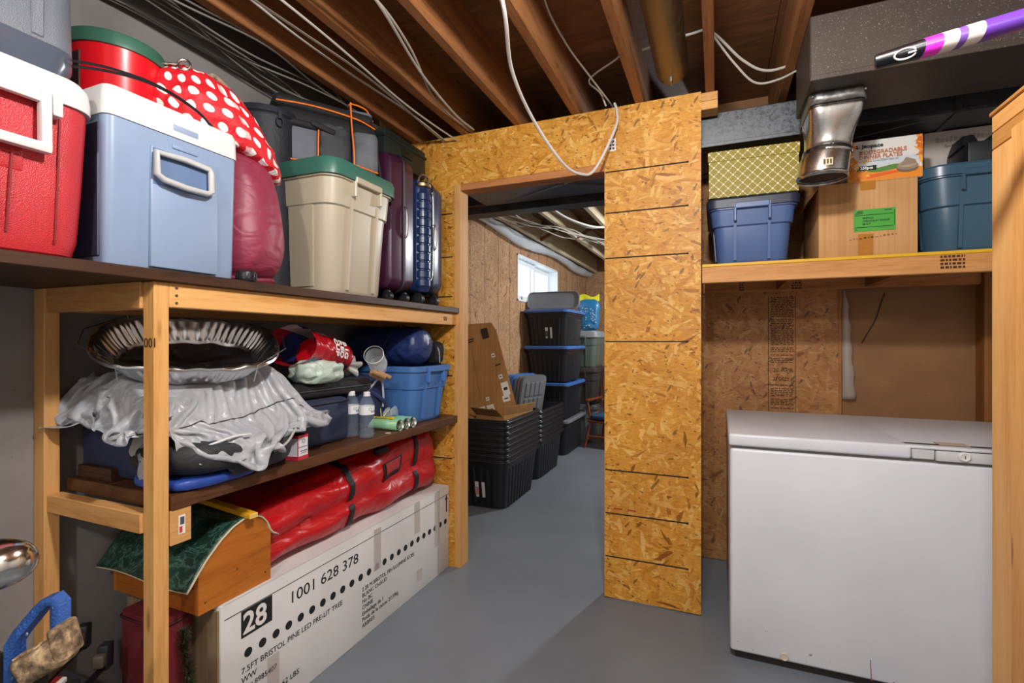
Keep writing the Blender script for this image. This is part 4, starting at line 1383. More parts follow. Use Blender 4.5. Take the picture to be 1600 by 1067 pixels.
bands = g.ramp(s_[1], [(0, c('#243a7a')), (.05, c('#c01420')), (.27, c('#e6dede')), (.30, c('#243a7a')), (.37, c('#e4e0e4')), (.48, c('#b41822'))], 'CONSTANT')
g.P(Base_Color=bands, Roughness=.15, Alpha=.82, Specular_IOR_Level=.7)
g.bump(g.noise(g.co(), 16, 4, .6, 1.5), .5, .015)
def pkt(u, v):
    a = v * 2 * math.pi - .9
    y = -.17 + .36 * u
    k = .094 * (1 - .12 * u) * (1 if u < .8 else 1 - .6 * ((u - .8) / .2) ** 2)
    p = Vector((k * 1.15 * math.cos(a), y, k * .84 * math.sin(a)))
    d = fold(p, 4.4, .006, 16, 2)
    return AX @ (p + Vector((d * math.cos(a), 0, d * math.sin(a))))
m = MB(); m.grid(pkt, 40, 44, wrap_v=False, uvscale=(1, 1)); m.build('printed_wrapper', g.m, t, 70)
LT = plain('#f0e8e6', .3)
def put_word(word, size, y, ang, mat=LT):
    # letters wrap along the packet's front, reading downwards
    k = .0985
    for i, ch in enumerate(word):
        a = ang - i * size * .82 / k
        P = AX @ Vector((k * 1.14 * math.cos(a), y, k * .85 * math.sin(a)))
        up = AX.to_3x3() @ Vector((0, 1, 0)); down = AX.to_3x3() @ Vector((math.sin(a), 0, -math.cos(a)))
        lettering(ch, size, mat, t, basis(P, down, up), 'wrapper_letter', 'CENTER', .0012, .0006, 1.1)
put_word('CUP', .036, -0.035, .50)
put_word('RED', .036, 0.0, .50)
put_word('BIG', .036, 0.035, .50)
put_word('240', .026, -0.02, 1.25, plain('#a8182a', .4))
def tail(u, v):
    a = u * 2 * math.pi; k = .034 * (.55 + .7 * v) * (1 + .3 * math.sin(a * 5))
    return AX @ Vector((.03 + k * math.cos(a), .18 + .07 * v, -.03 + k * math.sin(a)))
m = MB(); m.grid(tail, 40, 8, wrap_u=True); m.build('wrapper_tail', film('#f2eee8', .6, .2), t, 70)
# clear tumblers
t = thing('clear_cup_stack', 'stack of clear plastic cups beside the cup packet', 'cups', (-1.475, 1.905, MS + .30), rot=(R(62), 0, R(25)))
prof = []
for k in range(5):
    prof += [(.040 + .0005 * k, .02 * k), (.043, .02 * k + .004), (.040, .02 * k + .012)]
m = MB(); m.lathe([(.0001, -.05), (.03, -.05)] + prof, 28, None, True, False); m.build('cups', film('#e9edf0', .45, .08), t, 40)
m = MB(); m.lathe([(.0435, .1), (.0455, .103), (.0435, .106)], 28, None, False, False); m.build('cup_rim', film('#ffffff', .8, .1), t, 40)
for k, (dx, dy) in enumerate(((0, 0), (.035, -.02), (.02, .03))):
    m = MB(); m.tube([(0, 0, 0), (.012, .075, -.03)], .011, 10)
    tag(m.build('wooden_dowel', lumber('y', '#c8a074', '#9a7048', .6, k * 1.0, False), None, 40, loc=(-1.435 + dx * .6, 1.80 + dy, MS + .262 + dx * .4)), ('upper short wooden handle beside the clear cups', 'middle short wooden handle beside the clear cups', 'lower short wooden handle beside the clear cups')[k], 'handle')
# navy backpack behind bottles
t = thing('backpack', 'navy backpack with pale strap behind the water bottles', 'backpack', (-1.60, 1.86, MS))
m = blob((.26, .26, .25), (.5, .5), .010, 10, 41.0, 60, 40); m.build('bag', fabric('#26345c', '#182242', .7), t, 60)
m = MB(); m.tube(spline([(.09, -.08, .12), (.135, -.02, .2), (.15, .03, .24), (.15, .05, .16), (.14, .06, .1)]), .005, 6); m.build('strap', plain('#b9bccb', .5), t)
m = MB(); m.tube(spline([(.12, -.03, .19), (.15, .05, .13), (.145, .1, .06)]), .009, 6); m.build('strap', fabric('#33406a', '#26325a'), t)

# water bottles
PET = film('#aebfd6', .16, .03)
def bottle(loc, label):
    t = thing('water_bottle', label, 'bottle', loc, 0, 'water bottles on the middle shelf')
    prof = [(.001, .004), (.02, .001), (.029, .004), (.0315, .012)]
    for k in range(6):
        z = .018 + k * .014
        prof += [(.0315, z), (.0290, z + .007)]
    prof += [(.0315, .104), (.0315, .138), (.030, .146), (.022, .166), (.0135, .176), (.0125, .180)]
    m = MB(); m.lathe(prof, 28); m.build('bottle', PET, t, 50)
    m = MB(); m.lathe([(.032, .1), (.032, .136)], 28, None, False, False); lb = m.build('paper_label', plain('#e6e8ea', .5), t, 50)
    m = MB()
    for a in (-10, 12, 25):
        M = Matrix.Rotation(R(a), 4, 'Z')
        m.box((.0322, 0, .113), (.0006, .006, .008), None, 0, 1, M)
    m.build('label_print', plain('#6a7480', .6), lb, 0)
    m = MB(); m.tube([(.0323, .006 * math.cos(q * .5236), .124 + .006 * math.sin(q * .5236)) for q in range(12)], .0008, 5, closed=True, M=Matrix.Rotation(R(-25), 4, 'Z')); m.build('label_print', plain('#3f8f7c', .6), lb)
    m = MB(); m.lathe([(.0135, .1805), (.0138, .182), (.0138, .193), (.012, .195), (.001, .195)], 24); m.build('cap', plain('#e9ebee', .35), t, 40)
    m = MB(); m.lathe([(.0135, .176), (.0155, .177), (.0155, .179), (.0135, .18)], 24, None, False, False); m.build('neck_ring', plain('#e9ebee', .35), t, 40)
bottle((-1.372, 1.695, MS), 'full water bottle, the front one of two on middle shelf')
bottle((-1.448, 1.690, MS), 'full water bottle half hidden, the left one of two')
# green tubes
for k, y in enumerate((1.882, 1.934, 1.986)):
    t = thing('green_tube', ('pale green paper tube lying at the shelf edge, nearest the bottles', 'pale green paper tube lying at the shelf edge, middle one', 'pale green paper tube lying at the shelf edge, nearest the blue tote')[k], 'tube', (-1.42, y, MS + .0255), group='green tubes beside the bottles')
    YM = Matrix.Rotation(R(90), 4, 'Y')
    m = MB(); m.lathe([(.0245, -.085), (.0245, .085)], 24, YM, True, False); m.build('tube', plain('#8fc79a' if k == 0 else '#7fb8a0', .4), t, 50, solid=.001)
    m = MB(); m.lathe([(.0225, .07), (.0245, .086), (.0258, .087), (.0255, .082)], 24, YM, False, False); m.build('rolled_rim', metal('#cfcac4', .3), t, 50)
    m = MB(); m.lathe([(.0001, .066), (.0228, .066)], 24, YM, False, False); m.build('foil_seal', metal('#8f7d70', .35), t, 0)
# safety glasses on the tubes
t = thing('safety_glasses', 'clear safety glasses with yellow arms lying on green tubes', 'glasses', (-1.43, 1.905, MS + .0525))
m = MB(); m.b2((-.06, -.035, 0), (.05, -.029, .008), .002); m.b2((.045, -.037, -.001), (.065, -.027, .01), .002); m.build('temple_arm', plain('#e6c21e', .4), t, 30)
m = MB(); m.tube(spline([(-.005, -.03, .004), (-.015, -.02, .03), (-.02, -.015, .042)]), .002, 6); m.tube(spline([(.0, -.03, .004), (.015, -.01, .03), (.02, -.005, .04)]), .002, 6); m.build('nose_bridge', plain('#d9cf80', .4), t)
for s, yy in ((0, .0), (1, .05)):
    m = MB(); m.grid(lambda u, v: Vector((-.02 + .05 * u, yy + .012 * math.sin(u * 3.1), .002 + .045 * v * math.sin(.4 + 2.3 * u))), 10, 6); m.build('lens', film('#dfe8f2', .3, .05), t, 60, solid=.0015)
m = MB(); m.lathe([(.012, 0), (.014, .002), (.012, .004)], 16)
tag(m.build('coin_cap', plain('#b9a894', .5), None, 40, loc=(-1.345, 1.805, MS)), 'small flat beige disc lying before the green tubes', 'disc')

# blue tote at the end
make_tote('storage_tote', 'open bright blue storage tote at the end of the middle shelf', .43, .33, .285, plastic('#4a77b4', .42, .08, .04), None, (-1.555, 2.195, MS), R(-2), .87, .40, .05)
t = thing('sleeping_bag_roll', 'navy nylon sleeping bag roll resting on the blue tote', 'sleeping bag', (-1.58, 2.155, MS + .387))
def roll(u, v):
    a = v * 2 * math.pi
    x = -.24 + .46 * u
    k = .098 * (1 - max(0, (u - .86) / .14) ** 2.2) ** .5 if u > .86 else .098 * min(1, (.25 + u * 9)) ** .5
    p = Vector((x, k * math.cos(a), k * math.sin(a)))
    d = fold(p, 7.7, .006, 12, 3) * (1 if k > .02 else 0)
    return p + Vector((0, d * math.cos(a), d * math.sin(a)))
m = MB(); m.grid(roll, 60, 48, wrap_v=True); m.build('roll', nylon('#26386e', .4, .6, .7), t, 70)
m = MB(); m.tube(spline([(.02, -.104, .0), (.05, -.08, .06), (.06, -.02, .10)]), .004, 6); m.build('compression_strap', plain('#121a34', .5), t)
m = MB(); m.tube(spline([(.19, -.05, .03), (.205, -.02, .05), (.21, .0, .03)]), .003, 5); m.build('drawcord', plain('#8a94b0', .5), t)
t = thing('black_pouch', 'black pouch with pale piping tucked beside the sleeping bag roll', 'pouch', (-1.46, 2.30, MS + .286))
m = blob((.20, .07, .125), (.5, .6), .004, 14, 51.0, 40, 26); m.build('pouch', BK, t, 60)
m = MB(); m.tube(spline([(.095, -.02, .01), (.09, -.025, .08), (.04, -.02, .125), (-.04, -.015, .125)]), .003, 5); m.build('piping', plain('#a9a9a9', .5), t)

# ------------------------------------------------------------------ under the left shelves
# long white tree carton with printing
TB = (-1.60, 1.712, 0)
t = thing('tree_carton', 'long white printed artificial tree carton lying on floor under shelf', 'carton', TB)
CW = G('white_carton')
nn = CW.noise(CW.co(), 3, 4)
CW.P(Base_Color=CW.ramp(nn, [(.3, c('#cfcecc')), (.7, c('#e3e2e0'))]), Roughness=.6)
bx, by = .225, .682
m = MB(); m.b2((-bx, -by, 0), (bx, by, .452), .004, 2); m.build('carton', CW.m, t, 30)
m = MB(); m.b2((bx - .06, -by + .01, .4515), (bx + .0008, by - .01, .4535)); m.build('top_flap', CW.m, t, 0)
BLK = plain('#161616', .7)
FX = bx + .0006
def fm(y, z, oy=TB[1]):
    return basis((FX, y - oy, z), (0, 1, 0), (0, 0, 1))
m = MB(); m.b2((FX - .001, 1.099 - TB[1], .318), (FX + .0004, 1.215 - TB[1], .403)); m.build('number_block', BLK, t, 0)
m = MB(); m.b2((bx, -by + .012, .405), (bx + .0012, by - .004, .407)); m.build('flap_seam', plain('#4a4640', .8), t, 0)
lettering('28', .092, plain('#e6e2dc', .6), t, basis((FX + .0008, 1.104 - TB[1], .329), (0, 1, 0), (0, 0, 1)), 'number_28', 'LEFT', .002, .0003, .98)
lettering('1001 628 378', .058, BLK, t, fm(1.285, .334), 'lettering', sx=1.12)
for k in range(25):
    y = 1.124 + .0535 * k - (.0 if k < 99 else 0)
    if y > 2.37:
        break
    m = MB(); m.lathe([(.0001, 0), (.0145, 0), (.0145, .0005)], 18, Matrix.Translation((FX - .0002, y - TB[1], .264)) @ Matrix.Rotation(R(90), 4, 'Y'), False, False); m.build('printed_dot', BLK, t, 0)
lettering('7.5FT BRISTOL PINE LED PRE-LIT TREE', .027, BLK, t, fm(1.099, .205), sx=1.0)
lettering('WW', .027, BLK, t, fm(1.099, .176))
lettering('PO # 8985407', .025, BLK, t, fm(1.085, .146))
lettering('CHINA', .025, BLK, t, fm(1.085, .118))
lettering('62 LBS', .027, BLK, t, fm(1.255, .070))
for k, s in enumerate(('2.28 M BRISTOL PIN ILLUMINÉ À DEL', 'BLANC CHAUD', 'No BC', 'CHINE', 'Emballage de 1', 'Poids de la caisse: 27.59kg', 'ARBRES')):
    lettering(s, .0245, BLK, t, fm(1.668, .199 - .0255 * k), sx=.98)
m = MB()
m.loft([[(FX, 2.361 - TB[1], .313), (FX, 2.371 - TB[1], .313), (FX, 2.371 - TB[1], .385), (FX, 2.361 - TB[1], .385)], [(FX + .0006, 2.361 - TB[1], .313), (FX + .0006, 2.371 - TB[1], .313), (FX + .0006, 2.371 - TB[1], .385), (FX + .0006, 2.361 - TB[1], .385)]])
m.loft([[(FX, 2.352 - TB[1], .38), (FX, 2.38 - TB[1], .38), (FX, 2.366 - TB[1], .41)], [(FX + .0006, 2.352 - TB[1], .38), (FX + .0006, 2.38 - TB[1], .38), (FX + .0006, 2.366 - TB[1], .41)]])
m.build('up_arrow', BLK, t, 0)
for (y, z0, z1) in ((1.22, .0, .20), (1.77, .25, .43), (2.08, .30, .452), (2.27, .16, .452), (2.10, .05, .11)):
    m = MB(); m.b2((bx + .0004, y - TB[1] - .024, z0), (bx + .0010, y - TB[1] + .024, z1)); m.build('packing_tape', film('#ded4cc', .45, .12), t, 0)
m = MB(); m.b2((-bx + .01, -by - .006, .0), (bx - .005, -by, .44), .002); m.build('end_flap', cardboard('#a08a6e', '#7d6a50'), t, 0)

# red tree storage bag
t = thing('tree_storage_bag', 'long red nylon tree storage bag with black straps on the white carton', 'bag', (-1.60, 1.74, .4545))
REDN = nylon('#c9141c', .36, .6, .72)
def bag(u, a, o=0.0):
    y = -.60 + 1.20 * u
    e = max(.02, 1 - max(0, (.10 - u) / .10) ** 2) ** .5
    e *= max(.02, 1 - .55 * max(0, (u - .94) / .06) ** 2) ** .5
    hz = (.20 + .13 * min(1, u * 1.35)) * (.35 + .65 * e)
    hx = .20 * (.5 + .5 * e)
    if u <= .0 or u >= 1.0:
        hx, hz = .03 * (1 if u <= 0 else 4), .05 * (1 if u <= 0 else 4)
    k = .55
    ca, sa = math.copysign(abs(math.cos(a)) ** k, math.cos(a)), math.copysign(abs(math.sin(a)) ** k, math.sin(a))
    p = Vector((hx * ca, y, hz / 2 * (1 + sa)))
    d = fold((p.x, p.y, p.z), 6.6, .020, 5.5, 2, (1, .45, 1.2))
    front = max(0, math.cos(a))
    crease = -.028 * math.exp(-((p.z - .13 - .06 * (u - .5)) / .022) ** 2) * front
    n = Vector((math.cos(a), 0, math.sin(a)))
    p = p + n * (d * .9 + crease + o)
    p.z = min(max(p.z, 0.0), .345)
    return p
m = MB(); m.grid(lambda u, v: bag(u, v * 2 * math.pi), 150, 84, wrap_v=True); m.build('bag', REDN, t, 75)
for u0 in (.405, .815):
    m = MB(); m.grid(lambda u, v: bag(u0 + .026 * u, -.75 + 2.1 * v, .004), 4, 60); m.build('strap', plain('#141214', .6), t, 70, solid=.003)
def frame(m, ua, ub, aa, ab, o):
    m.grid(lambda u, v: bag(ua + (ub - ua) * u, aa + (ab - aa) * v, o), 10, 10)
m = MB(); frame(m, .60, .72, -.02, .34, .0035); m.build('label_window_frame', plain('#141214', .6), t, 70, solid=.002)
m = MB(); frame(m, .615, .705, .03, .29, .0075); m.build('label_window', plain('#a83036', .15), t, 70, solid=.001)
m = MB(); m.box((.19, .10, .30), (.03, .08, .03), (0, 0, 0), .008, 2); m.build('handle_pad', plain('#141214', .6), t, 40)

# arched wooden box under a green vinyl sheet
WB = (-1.585, 1.093, .4545)
t = thing('wooden_box', 'varnished wooden box with arched ends perched on the tree carton', 'box', WB)
VARN = lumber('y', '#c77a2c', '#a35a18', .38, 6.0)
AP = [(-.125, .125), (-.095, .158), (-.055, .194), (-.015, .219), (.025, .232), (.06, .231), (.09, .216), (.112, .190), (.125, .158)]
def arch():
    return [(-.125, 0), (.125, 0)] + AP[::-1]
def archz(y):
    for (a, za), (b_, zb_) in zip(AP, AP[1:]):
        if y <= b_:
            return za + (zb_ - za) * (y - a) / (b_ - a)
    return AP[-1][1]
QZ = Matrix.Rotation(R(90), 4, 'Z')
for s in (-1, 1):
    m = MB(); m.prism(arch(), .016, Matrix.Translation((s * .192, 0, 0)) @ QZ); m.build('arched_end', VARN, t, 30)
VARX = lumber('x', '#b56c26', '#8c4a14', .4, 7.0)
m = MB(); m.b2((-.184, -.125, 0), (.184, -.111, .118), .001); m.build('side_board', VARX, t, 30)
m = MB(); m.b2((-.184, .111, 0), (.184, .125, .135), .001); m.build('side_board', VARX, t, 30)
m = MB(); m.b2((-.184, -.111, 0), (.184, .111, .012), .001); m.build('floor_board', VARX, t, 30)
m = MB()
for y in (-.08, .0, .08):
    m.lathe([(.003, 0), (.002, .001)], 8, Matrix.Translation((.2003, y * 1.3, .03 if y else .085)) @ Matrix.Rotation(R(90), 4, 'Y'))
m.build('nail', plain('#3a2a1a', .6), t)
g = G('marbled_vinyl')
vn = g.n('TexNoise', {'Vector': g.co(), 'Scale': 9, 'Detail': 8, 'Roughness': .7, 'Distortion': 2.2}).outputs[0]
vein = g.math('ABSOLUTE', g.math('SUBTRACT', vn, .5))
g.P(Base_Color=g.ramp(vein, [(0, c('#6b8f80')), (.010, c('#35594c')), (.04, c('#1b3a31')), (.3, c('#112822'))]), Roughness=.35)
BEI = plain('#cbbb9c', .6)
sh = thing('vinyl_sheet', 'dark green marbled vinyl sheet draped over the wooden arched box', 'sheet', (WB[0], WB[1], WB[2]))
def vs_(u, v, o):
    # v across the arch from the front-left eave to the right eave
    x = -.225 + .405 * u
    s = -1.18 + 2.3 * v
    if s < -1:
        y, z = -.125 - .035 * (-1 - s) / .18, .125 - .045 * (-1 - s) / .18
    elif s > 1:
        y, z = .125 + .03 * (s - 1) / .12, .158 - .02 * (s - 1) / .12
    else:
        y = .125 * s
        z = archz(y)
    z += .003 + o + .006 * math.sin(u * 6) * (1 if abs(s) > .9 else .2)
    return Vector((x + .02 * u, y, z))
m = MB(); m.grid(lambda u, v: vs_(u, v, .003), 24, 48); m.build('vinyl_face', g.m, sh, 70, solid=.002)
m = MB(); m.grid(lambda u, v: vs_(u * 1.012, v, -.001), 24, 48); m.build('backing', BEI, sh, 70, solid=.004)
t = thing('yellow_stick', 'yellow painted wooden stick lying on the green vinyl sheet', 'stick', (-1.50, 1.135, .707), rot=(0, R(3), R(-4)))
m = MB(); m.box((0, 0, .0), (.30, .03, .018), None, .005, 2); m.build('stick', plain('#d9a017', .5), t, 40)
m = MB(); m.box((.1495, 0, 0), (.004, .028, .016), None, .002); m.build('worn_end', plain('#e8c06a', .6), t, 30)

# crimson bag, garland, clamps and bits at lower left
t = thing('crimson_bin', 'crimson fabric bin standing under the wooden box by the carton end', 'bin', (-1.56, .962, 0))
CRI = fabric('#7c1626', '#560e1a', .7)
m = MB(); m.loft([[(x, y, z) for x, y in rrect(.19 * s, .10 * s, .02, 4)] for z, s in ((0, .97), (.01, 1.0), (.43, 1.0), (.445, .98))]); m.build('bin', CRI, t, 40)
m = MB(); m.tube([(x, y, .43) for x, y in rrect(.194, .104, .02, 4)], .004, 6, closed=True); m.build('rim_piping', plain('#3e0a12', .6), t)
m = MB(); m.b2((.04, -.068, .375), (.09, -.05, .40), .003); m.lathe([(.006, 0), (.005, .003)], 10, Matrix.Translation((.08, -.068, .388)) @ Matrix.Rotation(R(90), 4, 'X')); m.build('latch', metal('#8e9298', .35), t, 40)
rg = random.Random(8)
m = MB()
for k in range(1500):
    v = rg.random(); z = .01 + .40 * v
    cxg = .0 + .02 * math.sin(v * 5); a = rg.uniform(0, 6.283); L = .03 + .016 * rg.random()
    tl = rg.uniform(-.4, .9)
    d = Vector((math.cos(a) * math.cos(tl), math.sin(a) * math.cos(tl) * .6, math.sin(tl))) * L
    w = Vector((-math.sin(a), math.cos(a), .2)) * .0012
    p0 = Vector((cxg, 0, z)); p0.y = 0
    m.add([p0 - w, p0 + w, p0 + d], [[0, 1, 2]])
t = thing('tinsel_garland', 'dark green tinsel garland hanging before the crimson bin', 'garland', (-1.415, .962, 0))
g = G('tinsel'); gn = g.noise(g.co(), 90, 2); g.P(Base_Color=g.ramp(gn, [(.35, c('#1c2a1c')), (.55, c('#3b4a30')), (.7, c('#7a7a55'))]), Roughness=.4); m.build('needles', g.m, t, 0)
m = MB(); m.tube([(.0 + .02 * math.sin(v * .5), 0, .01 + .04 * v) for v in range(11)], .003, 6); m.build('core_wire', plain('#1a241a', .6), t)
# low dark crate that carries the clamps
t = thing('tool_crate', 'low dark plastic crate on the floor behind the left posts', 'crate', (-1.665, .60, 0))
m = MB(); m.loft([[(x, y, z) for x, y in rrect(.30 * s + o, .36 * s + o, .03, 5)] for z, s, o in ((0, .92, 0), (.325, 1, 0), (.327, 1, .014), (.34, 1, .014), (.34, 1, -.006), (.335, .92, -.01))]); m.build('crate', plastic('#2a2c30', .5), t, 35)
m = MB()
for y in (-.1, 0, .1):
    m.b2((.147, y - .006, .03), (.155, y + .006, .25), .002)
m.build('rib', plastic('#2a2c30', .5), t, 30)
def clamp(label, a, b, fwd, pad):
    """bar clamp: long dark steel bar, fixed jaw, trigger body"""
    a, b = Vector(a), Vector(b)
    t = thing('bar_clamp', label, 'clamp', a)
    d = (b - a); L = d.length
    M = basis((0, 0, 0), d, fwd)
    m = MB(); m.b2((0, -.004, -.009), (L, .004, .009), .002, 1, M); m.build('bar', plain('#15161a', .35, .5), t, 30)
    m = MB(); m.b2((L - .03, -.008, -.014), (L + .005, .06, .014), .005, 2, M); m.build('fixed_jaw', plain('#17181c', .5), t, 40)
    m = MB(); m.b2((L - .055, .01, -.014), (L - .032, .045, .014), .006, 3, M); m.build('jaw_pad', plain(pad, .6), t, 40)
    m = MB(); m.b2((.03, -.02, -.016), (.13, .05, .016), .01, 2, M); m.build('trigger_body', plain('#1b1c20', .5), t, 40)
    return t
clamp('bar clamp lying on the crate, the rear one ending by the back post', (-1.50, .60, .385), (-1.72, .86, .36), (0, 0, 1), '#4a352b')
clamp('bar clamp lying on the crate, the front one', (-1.42, .62, .36), (-1.585, .845, .345), (0, 0, 1), '#4a3d31')
t = thing('paint_brush_pack', 'small red and white packet lying by the clamps', 'packet', (-1.60, .70, .341), R(30))
m = MB(); m.box((0, 0, .015), (.09, .06, .03), None, .003); m.build('packet', plain('#d8d6d2', .5), t, 30)
m = MB(); m.box((.02, 0, .015), (.03, .0605, .0305)); m.build('red_panel', plain('#8e1c20', .5), t, 0)
# blue-handled dusty clamp and chrome knob in the left foreground
t = thing('quick_clamp', 'sawdust covered quick clamp with blue plastic handle, lower left', 'clamp', (-1.215, .455, 0))
BLH = pebbled('#2f5fb0', .5, 200, .4)
def lp(x, y, z):
    return (x + 1.215, y - .455, z)
m = MB(); m.tube([(0, 0, 0), lp(-1.205, .462, .66)], .012, 4); m.build('bar', plain('#22201e', .4, .5), t, 30)
def strap(m, pts, w, th):
    """flat bar with rounded edges swept along pts, wide in the direction across the view"""
    side = Vector((.38, -.92, 0)).normalized()
    rings = []
    P = [Vector(lp(*p)) for p in pts]
    for i, p in enumerate(P):
        tg = (P[min(i + 1, len(P) - 1)] - P[max(i - 1, 0)]).normalized()
        s = (side - tg * side.dot(tg)).normalized(); n = tg.cross(s)
        rings.append([p + s * (w / 2 * sx_) + n * (th / 2 * nx2) for sx_, nx2 in ((1, .5), (.8, 1), (-.8, 1), (-1, .5), (-1, -.5), (-.8, -1), (.8, -1), (1, -.5))])
    m.loft(rings)
m = MB(); strap(m, [(-1.172, .478, .640), (-1.172, .478, .705), (-1.165, .484, .722), (-1.142, .503, .762), (-1.132, .510, .775), (-1.122, .516, .778), (-1.116, .519, .770), (-1.116, .519, .715)], .032, .016); m.build('blue_handle', BLH, t, 45)
for k, p in enumerate(((-1.160, .470, .65), (-1.150, .486, .722), (-1.112, .506, .768))):
    m = MB(); m.lathe([(.003, 0), (.003, .002)], 8, Matrix.Translation(lp(*p)) @ Matrix.Rotation(R(90), 4, 'X')); m.build('screw', plain('#8a9cc0', .4), t)
g = G('dusty_wood'); gn = g.noise(g.co(), 45, 5, .65); g.P(Base_Color=g.ramp(gn, [(.35, c('#4b3c30')), (.52, c('#92785a')), (.66, c('#d3b88c'))]), Roughness=.85); g.bump(gn, .25, .006)
JM = Matrix.Translation(lp(-1.128, .502, .675)) @ Matrix.Rotation(R(28), 4, 'Z') @ Matrix.Rotation(R(-28), 4, 'Y')
m = MB(); m.box((0, 0, 0), (.085, .05, .052), None, .012, 3, JM); m.build('dusty_jaw', g.m, t, 45)
m = MB(); m.box((.045, 0, .012), (.022, .052, .062), (0, R(14), 0), .008, 2, JM); m.build('jaw_lip', g.m, t, 45)
for k in range(4):
    m = MB(); m.box((-.022 + .013 * k, -.012, .027), (.004, .03, .004), None, .001, 1, JM); m.build('jaw_ridge', g.m, t, 30)
m = MB(); m.b2(lp(-1.235, .43, .60), lp(-1.18, .475, .69), .012, 2); m.build('trigger_body', plain('#3a342e', .7), t, 40)
t = thing('chrome_knob', 'polished egg-shaped metal club head at the left edge', 'knob', (-1.09, .345, 0))
m = MB()
prof = [(.001, 0)] + [(.038 * math.sin(math.pi * k / 18) ** .8, .13 * (1 - math.cos(math.pi * k / 18)) / 2) for k in range(1, 18)] + [(.001, .13)]
m.lathe(prof, 32, Matrix.Translation((.016, .018, .90)) @ Matrix.Rotation(R(20), 4, 'Z') @ Matrix.Rotation(R(80), 4, 'Y')); m.build('head', metal('#d3d0ca', .14), t, 60)
m = MB(); m.tube([(0, 0, 0), (.0, .0, .87), (.035, .028, .905)], .007, 10); m.build('shaft', metal('#9a9a9a', .25), t)

# ------------------------------------------------------------------ shelf over the freezer
RS = (.55, 2.7, 1.5)
RZ = 1.60
t = thing('wall_shelf', 'pine framed shelf with yellow edged deck over the chest freezer', 'shelf', RS)
def rpart(name, mat, lo, hi, bev=.002):
    m = MB(); m.b2(lo, hi, bev); return off(m, RS).build(name, mat, t, 30)
rpart('fascia', lumber('x', '#dca567', '#b87c3a', .55, 5.0), (-.062, WY + .001, 1.515), (1.40, WY + .039, 1.586))
dk = rpart('deck', lumber('x', '#b98446', '#8a5a28', .6, 6.0), (-.062, WY + .006, 1.5865), (1.40, BY - .002, RZ - .001))
rpart('yellow_edge', plain('#d9a80e', .5), (-.062, WY, 1.5865), (1.40, WY + .0055, RZ))
lg = rpart('ledger', lumber('x', '#c98f55', '#9a6030', .6, 7.0), (-.108, BY - .039, 1.524), (1.164, BY - .001, 1.586))
rpart('end_post', lumber('z', '#d8a260', '#b07838', .55, 6.5), (1.36, WY + .001, 0), (1.40, WY + .039, 1.5145))
rpart('side_cleat', lumber('y', '#b9824a', '#8a5628', .6, 7.5), (-.108, WY + .102, 1.515), (-.07, BY - .04, 1.586))
for x in (.30, .70):
    rpart('bearer', lumber('y', '#a87542', '#7d4e26', .6, 8.), (x, WY + .04, 1.53), (x + .038, BY - .04, 1.586))
IN2 = plain('#4a2c14', .9)
def stampblock(x0, x1, z0, z1, y, seed):
    rs = random.Random(seed); m = MB(); z = z1
    while z > z0:
        x = x0
        while x < x1:
            w = rs.uniform(.004, .014); m.b2((x, y - .001, z - .0045), (min(x + w, x1), y, z + .0045)); x += w + .004
        z -= .014
    off(m, RS).build('lumber_stamp', IN2, t, 0)
stampblock(.80, .875, 1.528, 1.578, WY + .0006, 3)
stampblock(.37, .42, 1.532, 1.578, BY - .0394, 4)
stampblock(.115, .14, 1.532, 1.578, BY - .0394, 6)
# thin crack-like dark wire on the hardboard
m = MB(); m.tube([(.70, BY + .026, 1.24), (.76, BY + .026, 1.36), (.80, BY + .026, 1.50)], .0025, 6)
tag(m.build('dark_wire', plain('#2a2018', .6)), 'thin dark wire running diagonally over the brown board above freezer', 'wire')

# shelf contents
BLT = plastic('#48608f', .4, .06, .04)
make_tote('storage_tote', 'blue storage tote with dark lid at left of the right shelf', .50, .345, .275, BLT, plastic('#242b3c', .45, .06), (.145, 2.685, RZ), R(90), .88, .36, .045, lid_h=.03)
g = G('quatrefoil_print')
s = g.sep(g.co())
def q(axis):
    u, v = g.math('MULTIPLY', s[axis], 1 / .040), g.math('MULTIPLY', s[2], 1 / .040)
    # four-lobed outline: distance to union of circles round each cell centre
    ca, cb = g.math('SUBTRACT', g.math('FRACT', u), .5), g.math('SUBTRACT', g.math('FRACT', v), .5)
    ax_, bx_ = g.math('ABSOLUTE', ca), g.math('ABSOLUTE', cb)
    def circ(cx, cy, r):
        dx, dy = g.math('SUBTRACT', ax_, cx), g.math('SUBTRACT', bx_, cy)
        return g.math('SUBTRACT', g.math('SQRT', g.math('ADD', g.math('MULTIPLY', dx, dx), g.math('MULTIPLY', dy, dy))), r)
    d = g.math('MINIMUM', circ(.195, 0.0, .185), circ(0.0, .195, .185))
    d2 = g.math('MINIMUM', circ(.305, .5, .185), circ(.5, .305, .185))
    return g.math('GREATER_THAN', g.math('MINIMUM', d, d2), .018)
g.P(Base_Color=g.mix(q(0), c('#8d7c08'), c('#dcd3ac')), Roughness=.55)
YEL = g.m
t = thing('gift_box', 'mustard yellow box with white quatrefoil print on the blue tote', 'box', (.145, 2.60, RZ + .307), R(1))
m = MB(); m.b2((-.182, -.15, 0), (.182, .15, .172), .002); m.build('box_base', YEL, t, 30)
m = MB(); m.b2((-.186, -.154, .166), (.186, .154, .212), .002); m.build('box_lid', YEL, t, 30)
